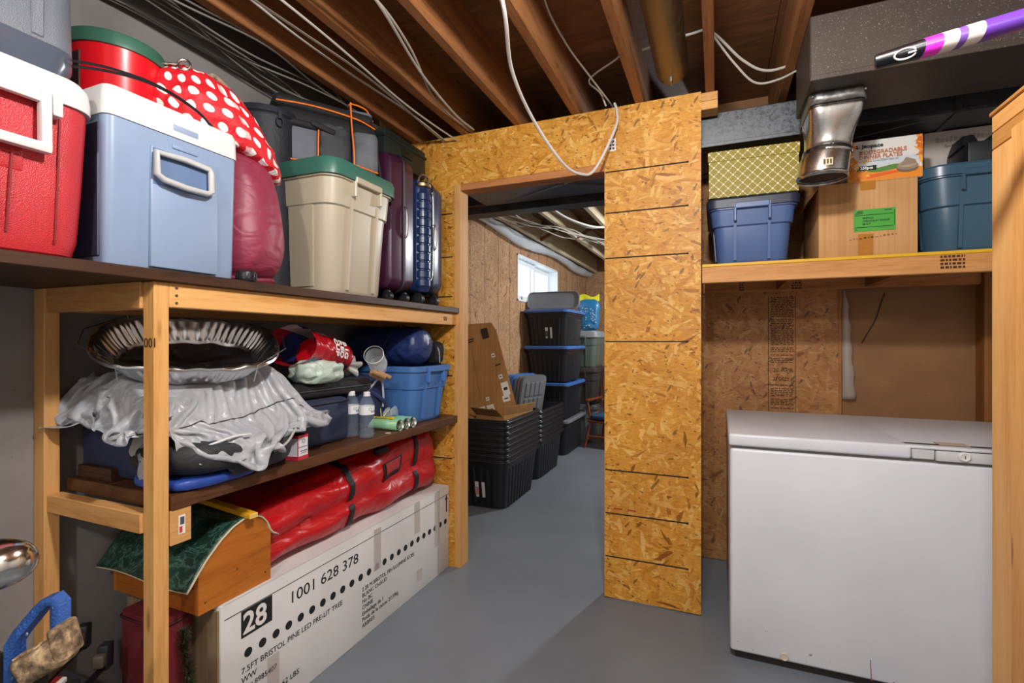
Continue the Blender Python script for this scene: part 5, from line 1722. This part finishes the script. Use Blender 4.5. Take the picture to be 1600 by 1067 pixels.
# corrugated carton
t = thing('cardboard_carton', 'brown cardboard carton with green shipping label on the right shelf', 'carton', (.571, 2.64, RZ))
CARD = cardboard('#c99a68', '#b3834f')
m = MB(); m.b2((-.171, -.2, 0), (.171, .2, .308), .003, 2); m.build('carton', CARD, t, 30)
for (x0, x1, y0, y1, a) in ((-.171, .171, -.2, -.01, 0), (-.171, .171, .01, .2, 0)):
    m = MB(); m.b2((x0, y0, .308), (x1, y1, .312), .001); m.build('top_flap', CARD, t, 30)
m = MB(); m.box((-.186, 0, .285), (.004, .38, .06), (0, R(35), 0)); m.build('side_flap', CARD, t, 30)
TAPE = G('amber_tape'); TAPE.P(Base_Color=c('#b87a2e'), Roughness=.2, Alpha=.85); TAPE.bump(TAPE.noise(TAPE.co(), 60, 3), .4, .006)
m = MB(); m.b2((-.03, -.2012, .001), (.022, -.2005, .095)); m.build('packing_tape', TAPE.m, t, 0)
m = MB(); m.b2((-.022, -.2012, .275), (.030, -.2005, .3125)); m.build('packing_tape', TAPE.m, t, 0)
m = MB(); m.b2((-.045, -.2022, .105), (.098, -.2006, .195)); lb = m.build('green_label', plain('#3f9a2a', .5), t, 0)
m = MB(); DKG = plain('#15280f', .7)
m.b2((-.042, -.2028, .170), (.09, -.202, .1725)); m.b2((-.042, -.2028, .120), (.09, -.202, .1225)); m.b2((.06, -.2028, .186), (.085, -.202, .189)); m.b2((-.04, -.2028, .111), (-.032, -.202, .1135))
for k in range(5):
    m.b2((-.04 + .002 * k, -.2028, .176 + .003 * k), (-.012 - .003 * (k % 2), -.202, .1775 + .003 * k))
m.b2((.092, -.2028, .125), (.0935, -.202, .185))
m.build('label_rule', DKG, lb, 0)
for k, s_ in enumerate(('PRETI-CI', 'CHOCOLAT CHAUD', '48 X 7')):
    lettering(s_, .0100, DKG, lb, basis((-.015, -.2026, .155 - .012 * k), (1, 0, 0), (0, 0, 1)), 'label_text', bold=.0003)
rs = random.Random(9)
m = MB(); x = -.06
while x < .10:
    w = rs.uniform(.004, .011); z = .070 + .10 * (x + .06) * .9; m.b2((x, -.2012, z), (x + w, -.2004, z + rs.uniform(.003, .008))); x += w + .006
m.build('faint_stamp', plain('#8a5f38', .8), t, 0)['kind'] = 'stuff'
# plates carton
t = thing('plates_carton', 'orange and white printed dinner plates carton on the brown carton', 'carton', (.636, 2.60, RZ + .3137))
m = MB(); m.b2((-.128, -.14, 0), (.128, .14, .172), .002); m.build('carton', plain('#d5cfc8', .5), t, 30)
FY = -.1402
def flat(name, poly, mat, dy=0.0, parent=t):
    m = MB(); m.loft([[(x, FY - dy, z) for x, z in poly], [(x, FY - dy - .0004, z) for x, z in poly]]); return m.build(name, mat, parent, 0)
flat('printed_field', [(-.127, .001), (.127, .001), (.127, .042), (.06, .048), (-.02, .042), (-.127, .054)], plain('#e08418', .5), .0002)
flat('printed_hill', [(-.127, .050), (-.02, .035), (.055, .045), (.075, .060), (.03, .063), (-.02, .054), (-.06, .060), (-.127, .052)], plain('#4f7d2e', .5), .0006)
flat('printed_field', [(-.06, .012), (.08, .032), (.02, .036), (-.06, .026)], plain('#d85a18', .5), .001)
flat('printed_sky', [(-.1, .066), (-.03, .058), (.03, .066), (.12, .07), (.12, .094), (.02, .09)], plain('#c3c8cd', .5), .0003)
rl = random.Random(3)
m = MB()
for k in range(120):
    side = -1 if k % 2 else 1
    x = side * (.127 - abs(rl.gauss(0, .008))); z = rl.uniform(.004, .168)
    if side < 0 and z < .09:
        x = -.127 + abs(rl.gauss(0, .028))
    if side > 0 and z < .07:
        continue
    a = rl.uniform(0, 3.14); L, w = rl.uniform(.010, .022), rl.uniform(.003, .008)
    ca, sa = math.cos(a), math.sin(a)
    poly = [(L, 0), (0, w), (-L, 0), (0, -w)]
    pts = [(min(.127, max(-.127, x + px_ * ca - pz_ * sa)), FY - .0012 - .00002 * k, min(.171, max(.001, z + px_ * sa + pz_ * ca))) for px_, pz_ in poly]
    m.cur = k % 3
    m.add(pts, [[0, 1, 2, 3]])
m.build('printed_leaves', [plain('#e07c10', .5), plain('#c8600c', .5), plain('#eda22a', .5)], t, 0)['kind'] = 'stuff'
TAN = plain('#8f7a62', .5); TAN2 = plain('#a8927a', .5)
el = lambda cx, cz, rx, rz: [(cx + rx * math.cos(2 * math.pi * i / 24), cz + rz * math.sin(2 * math.pi * i / 24)) for i in range(24)]
flat('printed_plates', el(.077, .040, .036, .016), plain('#6f5d48', .5), .003); flat('printed_plates', el(.077, .048, .036, .015), TAN, .0034); flat('printed_plates', el(.077, .056, .030, .014), TAN2, .0038)
flat('printed_plates', [(.05, .05), (.072, .084), (.103, .07), (.107, .056)], TAN, .0042)
lettering('Jeopace', .021, plain('#2e2c2c', .6), t, basis((-.078, FY - .0045, .140), (1, 0, 0), (0, 0, 1)), 'brand_text', bold=.0006, sx=1.12)
flat('brand_mark', el(-.092, .147, .008, .008), plain('#3a3230', .6), .001); flat('brand_mark', el(-.089, .149, .003, .006), plain('#d5cfc8', .6), .0016)
ORT = plain('#b8683a', .6)
lettering('BIODEGRADABLE', .0215, ORT, t, basis((-.088, FY - .0045, .113), (1, 0, 0), (0, 0, 1)), 'headline', bold=.0003, sx=.96)
lettering('DINNER PLATES', .0215, ORT, t, basis((-.088, FY - .0045, .094), (1, 0, 0), (0, 0, 1)), 'headline', bold=.0003, sx=.96)
m = MB(); m.b2((-.095, FY - .001, .0895), (.06, FY, .0903)); m.build('headline_rule', BLK, t, 0)
lettering('ALL NATURAL PLATES WHEAT FIBRE LIFE', .0075, BLK, t, basis((-.09, FY - .001, .081), (1, 0, 0), (0, 0, 1)), 'small_print', sx=1.0)
m = MB(); m.b2((-.087, FY - .0050, .047), (-.028, FY - .0042, .065)); pz = m.build('count_badge', BLK, t, 0)
lettering('250pcs', .015, plain('#f0eeea', .5), t, basis((-.084, FY - .0053, .0515), (1, 0, 0), (0, 0, 1)), 'count_text', bold=.0004, sx=1.05)
m = MB(); m.b2((-.1292, -.13, .01), (-.128, .13, .16)); sd = m.build('side_print', plain('#8a8a1c', .5), t, 0)
m = MB(); m.b2((-.1302, -.09, .02), (-.129, -.03, .09)); m.build('side_badge', plain('#b9c0c4', .5), sd, 0)
# teal tote, black case on it, white carton behind
TEAL = plastic('#38566a', .3, .05, .05)
make_tote('storage_tote', 'dark teal storage tote at right end of the right shelf', .50, .40, .325, TEAL, TEAL, (.965, 2.70, RZ), R(90), .90, .42, .09, lid_h=.03, lid_r=.1)
t = thing('black_case', 'black plastic piece with two raised knobs on the teal tote lid', 'case', (1.005, 2.60, RZ + .357))
BKP = plastic('#17181c', .5)
m = MB(); m.b2((-.085, -.10, 0), (.14, .10, .085), .006, 2); m.build('case', BKP, t, 40)
for x in (-.065, .035):
    m = MB(); m.loft([[(x + a, y, z) for a, y in rrect(.055 * s, .16 * s, .012, 4)] for z, s in ((.08, 1), (.105, .85), (.125, .7), (.129, .5))]); m.build('knob', BKP, t, 40)
t = thing('white_carton', 'long white carton lying behind the black case at duct level', 'carton', (1.04, 2.79, RZ + .357))
m = MB(); m.b2((-.19, -.07, .0), (.14, .07, .215), .002); m.build('carton', plain('#bfb3aa', .6), t, 30)
rs = random.Random(12)
m = MB(); x = -.15
while x < .05:
    w = rs.uniform(.008, .016); m.b2((x, -.0712, .166), (x + w, -.0704, .166 + rs.uniform(.012, .024))); x += w + .005
m.build('faded_print', plain('#a0948b', .7), t, 0)['kind'] = 'stuff'
lettering('Sprint', .018, plain('#3a3634', .7), t, basis((-.12, -.0706, .142), (1, 0, 0), (0, 0, 1)), 'printed_word')

# ------------------------------------------------------------------ chest freezer
FZ = (.665, 2.49, 0)
t = thing('chest_freezer', 'large white chest freezer with lid standing in the alcove', 'freezer', FZ)
g = G('white_enamel')
n1 = g.noise(g.co(), 2.5, 3)
ru = g.noise(g.co(), 55, 5, .7)
zc = g.sep(g.co())[2]
lowm = g.ramp(zc, [(0.0, (1, 1, 1)), (.22, (0, 0, 0))])
spot = g.math('MULTIPLY', g.math('GREATER_THAN', g.math('ADD', ru, g.math('MULTIPLY', g.sep(lowm)[0], .11)), .735), .8)
base = g.ramp(n1, [(.3, c('#ced0d6')), (.7, c('#dadbe0'))])
g.P(Base_Color=g.mix(spot, base, c('#6a4a30')), Roughness=.38, Specular_IOR_Level=.5)
g.bump(g.noise(g.co(), 300, 2), .06, .002)
ENA = g.m
fx0, fx1, fy0, fy1 = .048 - FZ[0], 1.30 - FZ[0], 2.122 - FZ[1], 2.86 - FZ[1]
m = MB(); m.b2((fx0, fy0, .035), (fx1, fy1, .832), .012, 3); m.build('cabinet', ENA, t, 40)
m = MB(); m.b2((fx0 + .02, fy0 + .025, .0), (fx1 - .02, fy1 - .02, .035), .002); m.build('base', plain('#26221e', .7), t, 30)
m = MB(); m.b2((fx0 + .008, fy0 + .006, .832), (fx1 - .008, fy1 - .006, .842)); m.build('gasket', plain('#77716b', .7), t, 0)
hx = .625 - FZ[0]
LZ0, LZ1 = .842, .89
m = MB()
m.b2((fx0 - .005, fy0 - .012, LZ0), (hx, fy1, LZ1), .01, 3)
m.b2((hx - .02, fy0 + .012, LZ0 + .001), (fx1 + .005, fy1, LZ1), .01, 3)
m.b2((hx - .02, fy0 - .010, LZ1 - .011), (fx1 + .005, fy0 + .05, LZ1), .004, 2)
m.build('lid', ENA, t, 40)
m = MB(); m.b2((hx + .002, fy0 - .006, LZ0 + .001), (hx + .065, fy0 + .02, LZ1 - .012), .003); m.b2((hx + .068, fy0 - .010, LZ0 - .001), (fx1, fy0 + .02, LZ1 - .014), .004, 2); m.build('handle_grip', plastic('#c6c5c6', .4, .03, .02), t, 40)
m = MB(); m.lathe([(.0165, 0), (.0165, .005), (.013, .008), (.008, .006), (.001, .006)], 24, Matrix.Translation((.768 - FZ[0], fy0 - .010, .862)) @ Matrix.Rotation(R(90), 4, 'X')); lk = m.build('lock', plain('#d8d6d2', .35), t, 40)
m = MB(); m.box((.768 - FZ[0], fy0 - .0175, .862), (.002, .003, .009)); m.build('keyhole', plain('#5a544e', .5), lk, 0)
m = MB(); m.b2((.715 - FZ[0], 2.155 - FZ[1], LZ1 - .0002), (.80 - FZ[0], 2.20 - FZ[1], LZ1 + .0012)); sp_ = m.build('rating_sticker', plain('#c3b199', .6), t, 0)
m = MB(); m.b2((.713 - FZ[0], 2.153 - FZ[1], LZ1 - .0002), (.715 - FZ[0], 2.202 - FZ[1], LZ1 + .0014)); m.b2((.713 - FZ[0], 2.2 - FZ[1], LZ1), (.802 - FZ[0], 2.202 - FZ[1], LZ1 + .0014)); m.build('sticker_border', plain('#6e5038', .7), sp_, 0)
m = MB(); m.lathe([(.0155, 0), (.0155, .004), (.012, .006), (.009, .003), (.001, .003)], 24, Matrix.Translation((.236 - FZ[0], fy0, .056)) @ Matrix.Rotation(R(90), 4, 'X')); m.build('drain_plug', plain('#c9bfae', .4), t, 40)
m = MB(); m.tube([(.508 - FZ[0], fy0, .11), (.510 - FZ[0], fy0, .05), (.512 - FZ[0], fy0, .035)], .0016, 5); m.build('rust_scratch', plain('#9a5c3a', .8), t)

# ------------------------------------------------------------------ stud frame at right edge
SF = (.60, 1.0, 0)
t = thing('stud_frame', 'bare pine stud frame with double top plate at the right edge', 'frame', SF)
def spart(name, mat, lo, hi, bev=.002):
    m = MB(); m.b2(lo, hi, bev); return off(m, SF).build(name, mat, t, 30)
L1, L2 = lumber('z', '#e6b878', '#cf9550', .55, 9.0), lumber('z', '#e3b06c', '#c68a44', .55, 12.0)
sx = .577
spart('stud', L1, (sx, 1.366, .04), (sx + .038, 1.453, 1.683))
spart('stud', L2, (sx - .004, 1.276, .04), (sx + .034, 1.364, 1.70))
spart('stud', L1, (sx, .5, .04), (sx + .038, .589, 1.683))
spart('bottom_plate', lumber('y', '#dcae6c', '#c08a48', .55, 2.), (sx, .40, 0), (sx + .089, 1.453, .039))
spart('top_plate', lumber('y', '#cf9a56', '#a8702e', .55, 4.), (sx, .40, 1.684), (sx + .089, 1.453, 1.7215))
spart('top_plate', lumber('y', '#e0ad68', '#c08844', .55, 6.), (sx, .40, 1.722), (sx + .089, 1.453, 1.7595))
spart('plywood_cap', lumber('y', '#c98f4e', '#8a5a28', .55, 7., False), (sx - .003, .40, 1.760), (sx + .1, 1.458, 1.7705))

# purple stick resting on the frame
A, B = Vector((.285, 1.150, 1.790)), Vector((.475, 1.092, 1.790))
d = (B - A).normalized(); E2 = A + d * 1.05
t = thing('sports_stick', 'purple stick with pink and white bands and black end, resting on stud frame', 'stick', A)
M = basis((0, 0, 0), d, (0, 0, 1))
def seg(name, mat, a, b, r0, r1, slant0=0.0, slant1=0.0, label=None):
    m = MB()
    rings = []
    for (xx, r, sl) in ((a, r0, slant0), (b, r1, slant1)):
        rings.append([(xx + sl * math.sin(2 * math.pi * i / 24), r * math.cos(2 * math.pi * i / 24), r * math.sin(2 * math.pi * i / 24)) for i in range(24)])
    m.loft(rings, True, True, M); return m.build(name, mat, t, 50, label=label)
sl = .010
GLS = lambda h: plain(h, .25)
bk = seg('black_end', GLS('#0e0e12'), .0, .064, .0135, .0165, 0, sl)
seg('end_cap', metal('#77777c', .3), -.003, .0, .011, .0135)
seg('pink_band', GLS('#d22cc0'), .064, .089, .0165, .017, sl, sl); seg('white_band', GLS('#cfc6c2'), .089, .110, .017, .017, sl, sl)
seg('purple_band', GLS('#6c489a'), .110, .121, .017, .017, sl, sl); seg('white_band', GLS('#cfc6c2'), .121, .143, .017, .017, sl, sl)
seg('purple_shaft', GLS('#5e349a'), .143, 1.05, .017, .017, sl, 0)
nrm = (M.to_3x3() @ Vector((0, -.42, .9075)))
gx = M @ Vector((.064, 0, 0))
yv = nrm.cross(d)
m = MB(); pts = []
for i in range(25):
    a = R(20 + 320 * i / 24)
    loc_y = .009 * math.sin(a)
    ang = loc_y / .0162
    P = M @ Vector((.044 + .016 * math.cos(a), 0, 0)) + (nrm * math.cos(ang) + yv * math.sin(ang)) * .0166
    pts.append(P)
m.tube(pts, .0016, 6)
P0 = M @ Vector((.044 + .016, 0, 0)) + nrm * .0168; P1 = M @ Vector((.044 + .004, 0, 0)) + nrm * .0168
m.tube([P0, P1], .0016, 6)
m.build('letter_mark', GLS('#e0d4d2'), t)

# ------------------------------------------------------------------ second room
BKT = plastic('#17191e', .38, .05); BLID = plastic('#3f6cb4', .42, .06); GLID = plastic('#77797d', .5, .08)
def ribbed_tote(label, loc, lidm=None, group=None, sticker=False):
    """black tub with vertical ribs; long axis along world y, sits at loc"""
    t = thing('ribbed_tote', label, 'tote', loc, 0, group)
    W, L, H = .50, .74, .38
    def rg(s, z, o=0.0, amp=.008, rr=.06):
        return [(x, y, z) for x, y in rrect_dense(W * s + o, L * s + o, rr, 0, amp, 6, 9)]
    rings = [rg(.83, 0, -.016, 0), rg(.84, .006, 0), rg(.95, H - .075, 0), rg(.955, H - .072, .006, 0), rg(.97, H - .04, .006, 0), rg(.97, H - .038, .03, 0), rg(1.0, H - .006, .018, 0), rg(1.0, H, .012, 0), rg(1.0, H, -.004, 0), rg(.83, .012, -.012, 0)]
    m = MB(); m.loft(rings, True, True); m.build('body', BKT, t, 30)
    m = MB(); m.tube([(x, y, H - .016) for x, y in rrect(W + .026, L + .026, .065, 7)], .006, 6, closed=True); m.build('rim_roll', BKT, t)
    if sticker:
        m = MB(); m.box((.02, -L * .885 / 2 - .0045, .14), (.09, .002, .12), (R(9.4), 0, 0)); sk = m.build('product_sticker', plain('#cfcfd2', .5), t, 0)
        m = MB(); m.box((.005, -L * .885 / 2 - .0063, .13), (.05, .001, .06), (R(9.4), 0, 0)); m.build('sticker_print', plain('#45484f' if sticker == 1 else '#b98a86', .5), sk, 0)
    if lidm:
        make_lid(lidm, parent=t, z=H - .004)
    return t
def make_lid(mat, parent=None, z=0.0):
    W, L = .54, .78
    def rg(o, zz, k=1.0):
        return [(x, y, zz + z) for x, y in rrect(W + o, L + o, .07 * k, 7)]
    m = MB(); m.loft([rg(-.03, -.012), rg(-.004, -.012), rg(0, .012), rg(-.02, .02), rg(-.06, .02), rg(-.075, .012), rg(-.2, .012, .5)], True, True)
    return m.build('lid', mat, parent, 30)
ORD = ('bottom', 'second from bottom', 'third from bottom', 'fourth from bottom', 'fourth from top', 'third from top', 'second from top', 'top')
A = ribbed_tote('black ribbed tote nested in near stack beyond the doorway, bottom', (-1.665, 3.655, 0), group='nested black totes in the near stack', sticker=2)
B0 = None
for k in range(1, 8):
    lab = 'black ribbed tote nested in near stack beyond the doorway, ' + ORD[k]
    if B0 is None:
        B0 = ribbed_tote(lab, (-1.665, 3.655, .042), group='nested black totes in the near stack')
    else:
        dup(B0, (-1.665, 3.655, .042 * k), None, lab)
for k in range(7):
    dup(B0, (-1.70, 4.50, .042 * k), None, 'black ribbed tote nested in second stack beyond the doorway, ' + ('bottom', 'second from bottom', 'third from bottom', 'fourth from bottom', 'third from top', 'second from top', 'top')[k], 'nested black totes in the second stack')
ST = (-1.735, 5.50)
ribbed_tote('black ribbed tote with grey lid at the bottom of lidded stack', (ST[0], ST[1], 0), GLID, 'lidded black totes below the window')
for k, s_ in enumerate(('just above the grey lid', 'in the middle', 'on top')):
    ribbed_tote('black ribbed tote with blue lid, %s of lidded stack by window' % s_, (ST[0], ST[1], .402 * (k + 1)), BLID, 'lidded black totes below the window', sticker=1 if k == 2 else False)
# grey lid propped on the top
def ribbed_lid(name, label, mat, loc, rot, W=.50, L=.76, group=None):
    t = thing(name, label, 'lid', loc, 0, group, rot)
    m = MB(); m.loft([[(x, y, z) for x, y in rrect(W + o, L + o, .06, 6)] for z, o in ((0, 0), (.022, .004), (.024, -.012), (.012, -.02))], True, True); m.build('plate', mat, t, 35)
    m = MB()
    nx, ny = 3, 4
    for i in range(nx):
        for j in range(ny):
            w, l = (W - .10) / nx, (L - .10) / ny
            m.box((-W / 2 + .05 + w * (i + .5), -L / 2 + .05 + l * (j + .5), -.004), (w * .84, l * .84, .012), None, .003)
    m.build('underside_panel', mat, t, 30)
    return t
ribbed_lid('tote_lid', 'grey tote lid propped on edge on top of the lidded stack', GLID, (-1.71, 5.335, 1.712), (R(78), 0, R(4)), .60, .20)
# lids standing in the second stack
for k in range(3):
    ribbed_lid('tote_lid', ('blue tote lid standing in second stack, nearest the wall', 'blue tote lid standing in second stack, middle', 'blue tote lid standing in second stack, next to grey lids')[k], plastic('#4a7cc8', .42, .06), (-1.80 + .028 * k, 4.46, .655), (R(0), R(-82), R(-14)), .56, .40, 'lids standing in the second stack')
for k in range(3):
    ribbed_lid('tote_lid', ('grey tote lid standing in second stack, next to blue lids', 'grey tote lid standing in second stack, middle', 'grey tote lid standing in second stack, outermost with ribs showing')[k], plastic('#6e7074', .5, .08), (-1.705 + .032 * k, 4.44, .645), (R(0), R(-80), R(-14)), .56, .40, 'lids standing in the second stack')
# flattened carton leaning out of the near stack
t = thing('flattened_carton', 'tall flattened brown carton leaning from near tote stack against wall', 'carton', (-1.73, 3.62, .36), rot=(R(-9), R(-3), R(12)))
CB = cardboard('#b58a58', '#9c7242')
pl = [(-.20, .0), (.30, .0), (.275, .28), (.10, .99), (.06, 1.06), (-.20, 1.06)]
m = MB(); m.prism(pl, .006); m.build('panel', CB, t, 0)
m = MB(); m.prism([(-.20, .06), (.02, .06), (-.12, .86), (-.20, .92)], .006, Matrix.Translation((0, -.012, 0)) @ Matrix.Rotation(R(3), 4, 'Z')); m.build('folded_flap', CB, t, 0)
WHL = plain('#e3e1dc', .5); INKB = plain('#2f2519', .8)
def sticker(x, z, w, h, mat, a=0.0, dy=-.0185):
    m = MB(); m.box((x, dy, z), (w, .001, h), (0, a, 0)); return m.build('shipping_label', mat, t, 0)
for (x, z, w, h) in ((-.03, .31, .075, .09), (.05, .33, .06, .085), (.17, .50, .06, .11), (.175, .42, .06, .05), (.13, .60, .035, .035), (.07, .78, .03, .035), (.02, .42, .03, .03)):
    s = sticker(x, z, w, h, WHL, R(-14), -.0185 if x < .06 else -.005)
    m = MB(); m.box((x, -.0195 if x < .06 else -.006, z), (w * .55, .001, h * .2), (0, R(-14), 0)); m.build('label_print', INKB, s, 0)
sticker(.0, .97, .06, .09, INKB, R(-14), -.005)
for (x, z, w) in ((-.14, .92, .09), (-.14, .90, .09), (-.15, .47, .06), (-.15, .455, .06), (.11, .70, .05)):
    sticker(x, z, w, .010, INKB, R(-14), -.0195 if z < .85 and x < 0 else -.005)
lettering('5', .05, INKB, t, basis((-.045, -.0194, .29), (1, 0, 0), (0, 0, 1)), 'label_number')
t = thing('open_carton', 'small open brown carton with flaps sticking out of the near tote stack', 'carton', (-1.60, 3.70, .34), R(-14))
m = MB()
for lo, hi in (((-.14, -.2, 0), (.14, -.195, .33)), ((-.14, .195, 0), (.14, .2, .35)), ((-.14, -.2, 0), (-.135, .2, .34)), ((.135, -.2, 0), (.14, .2, .34)), ((-.14, -.2, 0), (.14, .2, .005))):
    m.b2(lo, hi)
m.build('box', CB, t, 0)
m = MB(); m.box((.0, -.24, .36), (.27, .10, .004), (R(-40), 0, 0)); m.build('flap', CB, t, 0)
m = MB(); m.box((.155, 0, .375), (.004, .37, .075), (0, R(24), 0)); fl_ = m.build('flap', CB, t, 0)
m = MB()
for k in range(9):
    m.box((.1585, -.16 + .04 * k, .385), (.003, .026, .028), (0, R(24), 0))
m.build('printed_band', INKB, fl_, 0)
# grey and olive totes behind
OL = plastic('#5b665c', .45, .08); LG = plastic('#8b9092', .45, .05); DB = plastic('#3a3430', .5, .1)
make_tote('storage_tote', 'smoky grey storage tote at the bottom of the rear stack', .60, .46, .43, plastic('#6c7072', .35, .05), plastic('#4a4c50', .5, .05), (-1.60, 6.30, 0), R(90), .88, .3, .06)
make_tote('storage_tote', 'dark brown storage tote in the middle of the rear stack', .60, .46, .43, DB, DB, (-1.60, 6.30, .462), R(90), .88, .3, .06)
make_tote('storage_tote', 'olive storage tote with light grey lid on top of the rear stack', .60, .46, .40, OL, LG, (-1.60, 6.30, .924), R(90), .88, .3, .06, lid_h=.06)
t = thing('pet_food_bag', 'blue plastic sack with yellow top standing on the rear tote stack', 'sack', (-1.50, 6.16, 1.385))
def pf(p):
    k = 1 - .35 * max(0, (p.z - .26) / .2)
    return Vector((p.x * (1 + .1 * (k < 1)), p.y * k, p.z))
m = blob((.26, .16, .40), (.5, .5), .008, 12, 71.0, 50, 40, shape=pf); m.build('sack', nylon('#2e78a8', .3, .4, .75), t, 60)
m = MB(); m.grid(lambda u, v: Vector((-.13 + .26 * u, .02 * math.sin(u * 8) * (1 - v), .365 + .085 * v + .02 * math.sin(u * 7))), 20, 6); m.build('yellow_top', plain('#d8d020', .4), t, 60, solid=.006)
rp = random.Random(6)
m = MB()
for k in range(40):
    x, z = rp.uniform(-.10, .11), rp.uniform(.04, .30); m.box((x, -.088, z), (rp.uniform(.006, .016), .004, rp.uniform(.006, .012)))
m.build('printed_marks', plain('#d5e2ea', .5), t, 0)

# wooden chair with blue cushions
CH = (-1.14, 5.86, 0)
t = thing('wooden_armchair', 'low reddish wooden chair with turned legs, half hidden behind the doorway panel', 'chair', CH, R(-12))
RW = lumber('z', '#9a4f2e', '#6a2f18', .3, 3.0, False)
def turned(a, b, r=.016, name='leg'):
    a, b = Vector(a), Vector(b); pts, rr = [], []
    for i in range(13):
        f = i / 12; pts.append(a.lerp(b, f)); rr.append(r * (.65 + .35 * math.sin(f * math.pi) + .18 * math.sin(f * 18)))
    m = MB(); m.tube(pts, rr, 10); m.build(name, RW, t, 60)
for sx_ in (-1, 1):
    turned((sx_ * .25, -.24, 0), (sx_ * .20, -.19, .30)); turned((sx_ * .24, .24, 0), (sx_ * .19, .18, .30))
    turned((sx_ * .20, .20, .32), (sx_ * .24, .34, .98), .017, 'back_post')
    turned((sx_ * .22, -.15, .32), (sx_ * .25, -.16, .54), .013, 'arm_post')
    m = MB(); m.box((sx_ * .25, .04, .555), (.05, .46, .024), None, .01, 2); m.build('armrest', RW, t, 40)
    turned((sx_ * .235, -.225, .10), (sx_ * .225, .225, .10), .011, 'stretcher')
turned((-.23, -.22, .14), (.23, -.22, .14), .011, 'stretcher'); turned((-.22, .21, .14), (.22, .21, .14), .011, 'stretcher')
m = MB(); m.box((0, 0, .312), (.46, .44, .03), None, .012, 2); m.build('seat', RW, t, 40)
for k in range(5):
    x = -.14 + .07 * k; turned((x, .20, .32), (x * 1.15, .33, .92), .008, 'spindle')
m = MB(); m.box((0, .345, .95), (.50, .025, .09), (R(-12), 0, 0), .01, 2); m.build('crest_rail', RW, t, 40)
CU = fabric('#2a4c70', '#1f3a58', .85)
m = blob((.44, .42, .065), (.4, .4), .004, 12, 81.0, 50, 20)
tag(m.build('seat_cushion', CU, None, 60, loc=(CH[0], CH[1] - .01, .328), rot=(0, 0, R(-12))), 'faded blue cushion on the seat of the wooden chair', 'cushion')
m = blob((.42, .07, .48), (.4, .4), .004, 12, 83.0, 50, 30)
tag(m.build('back_cushion', CU, None, 60, loc=(CH[0] + .05, CH[1] + .205, .40), rot=(R(-11), 0, R(-12))), 'faded blue cushion against the back of the wooden chair', 'cushion')
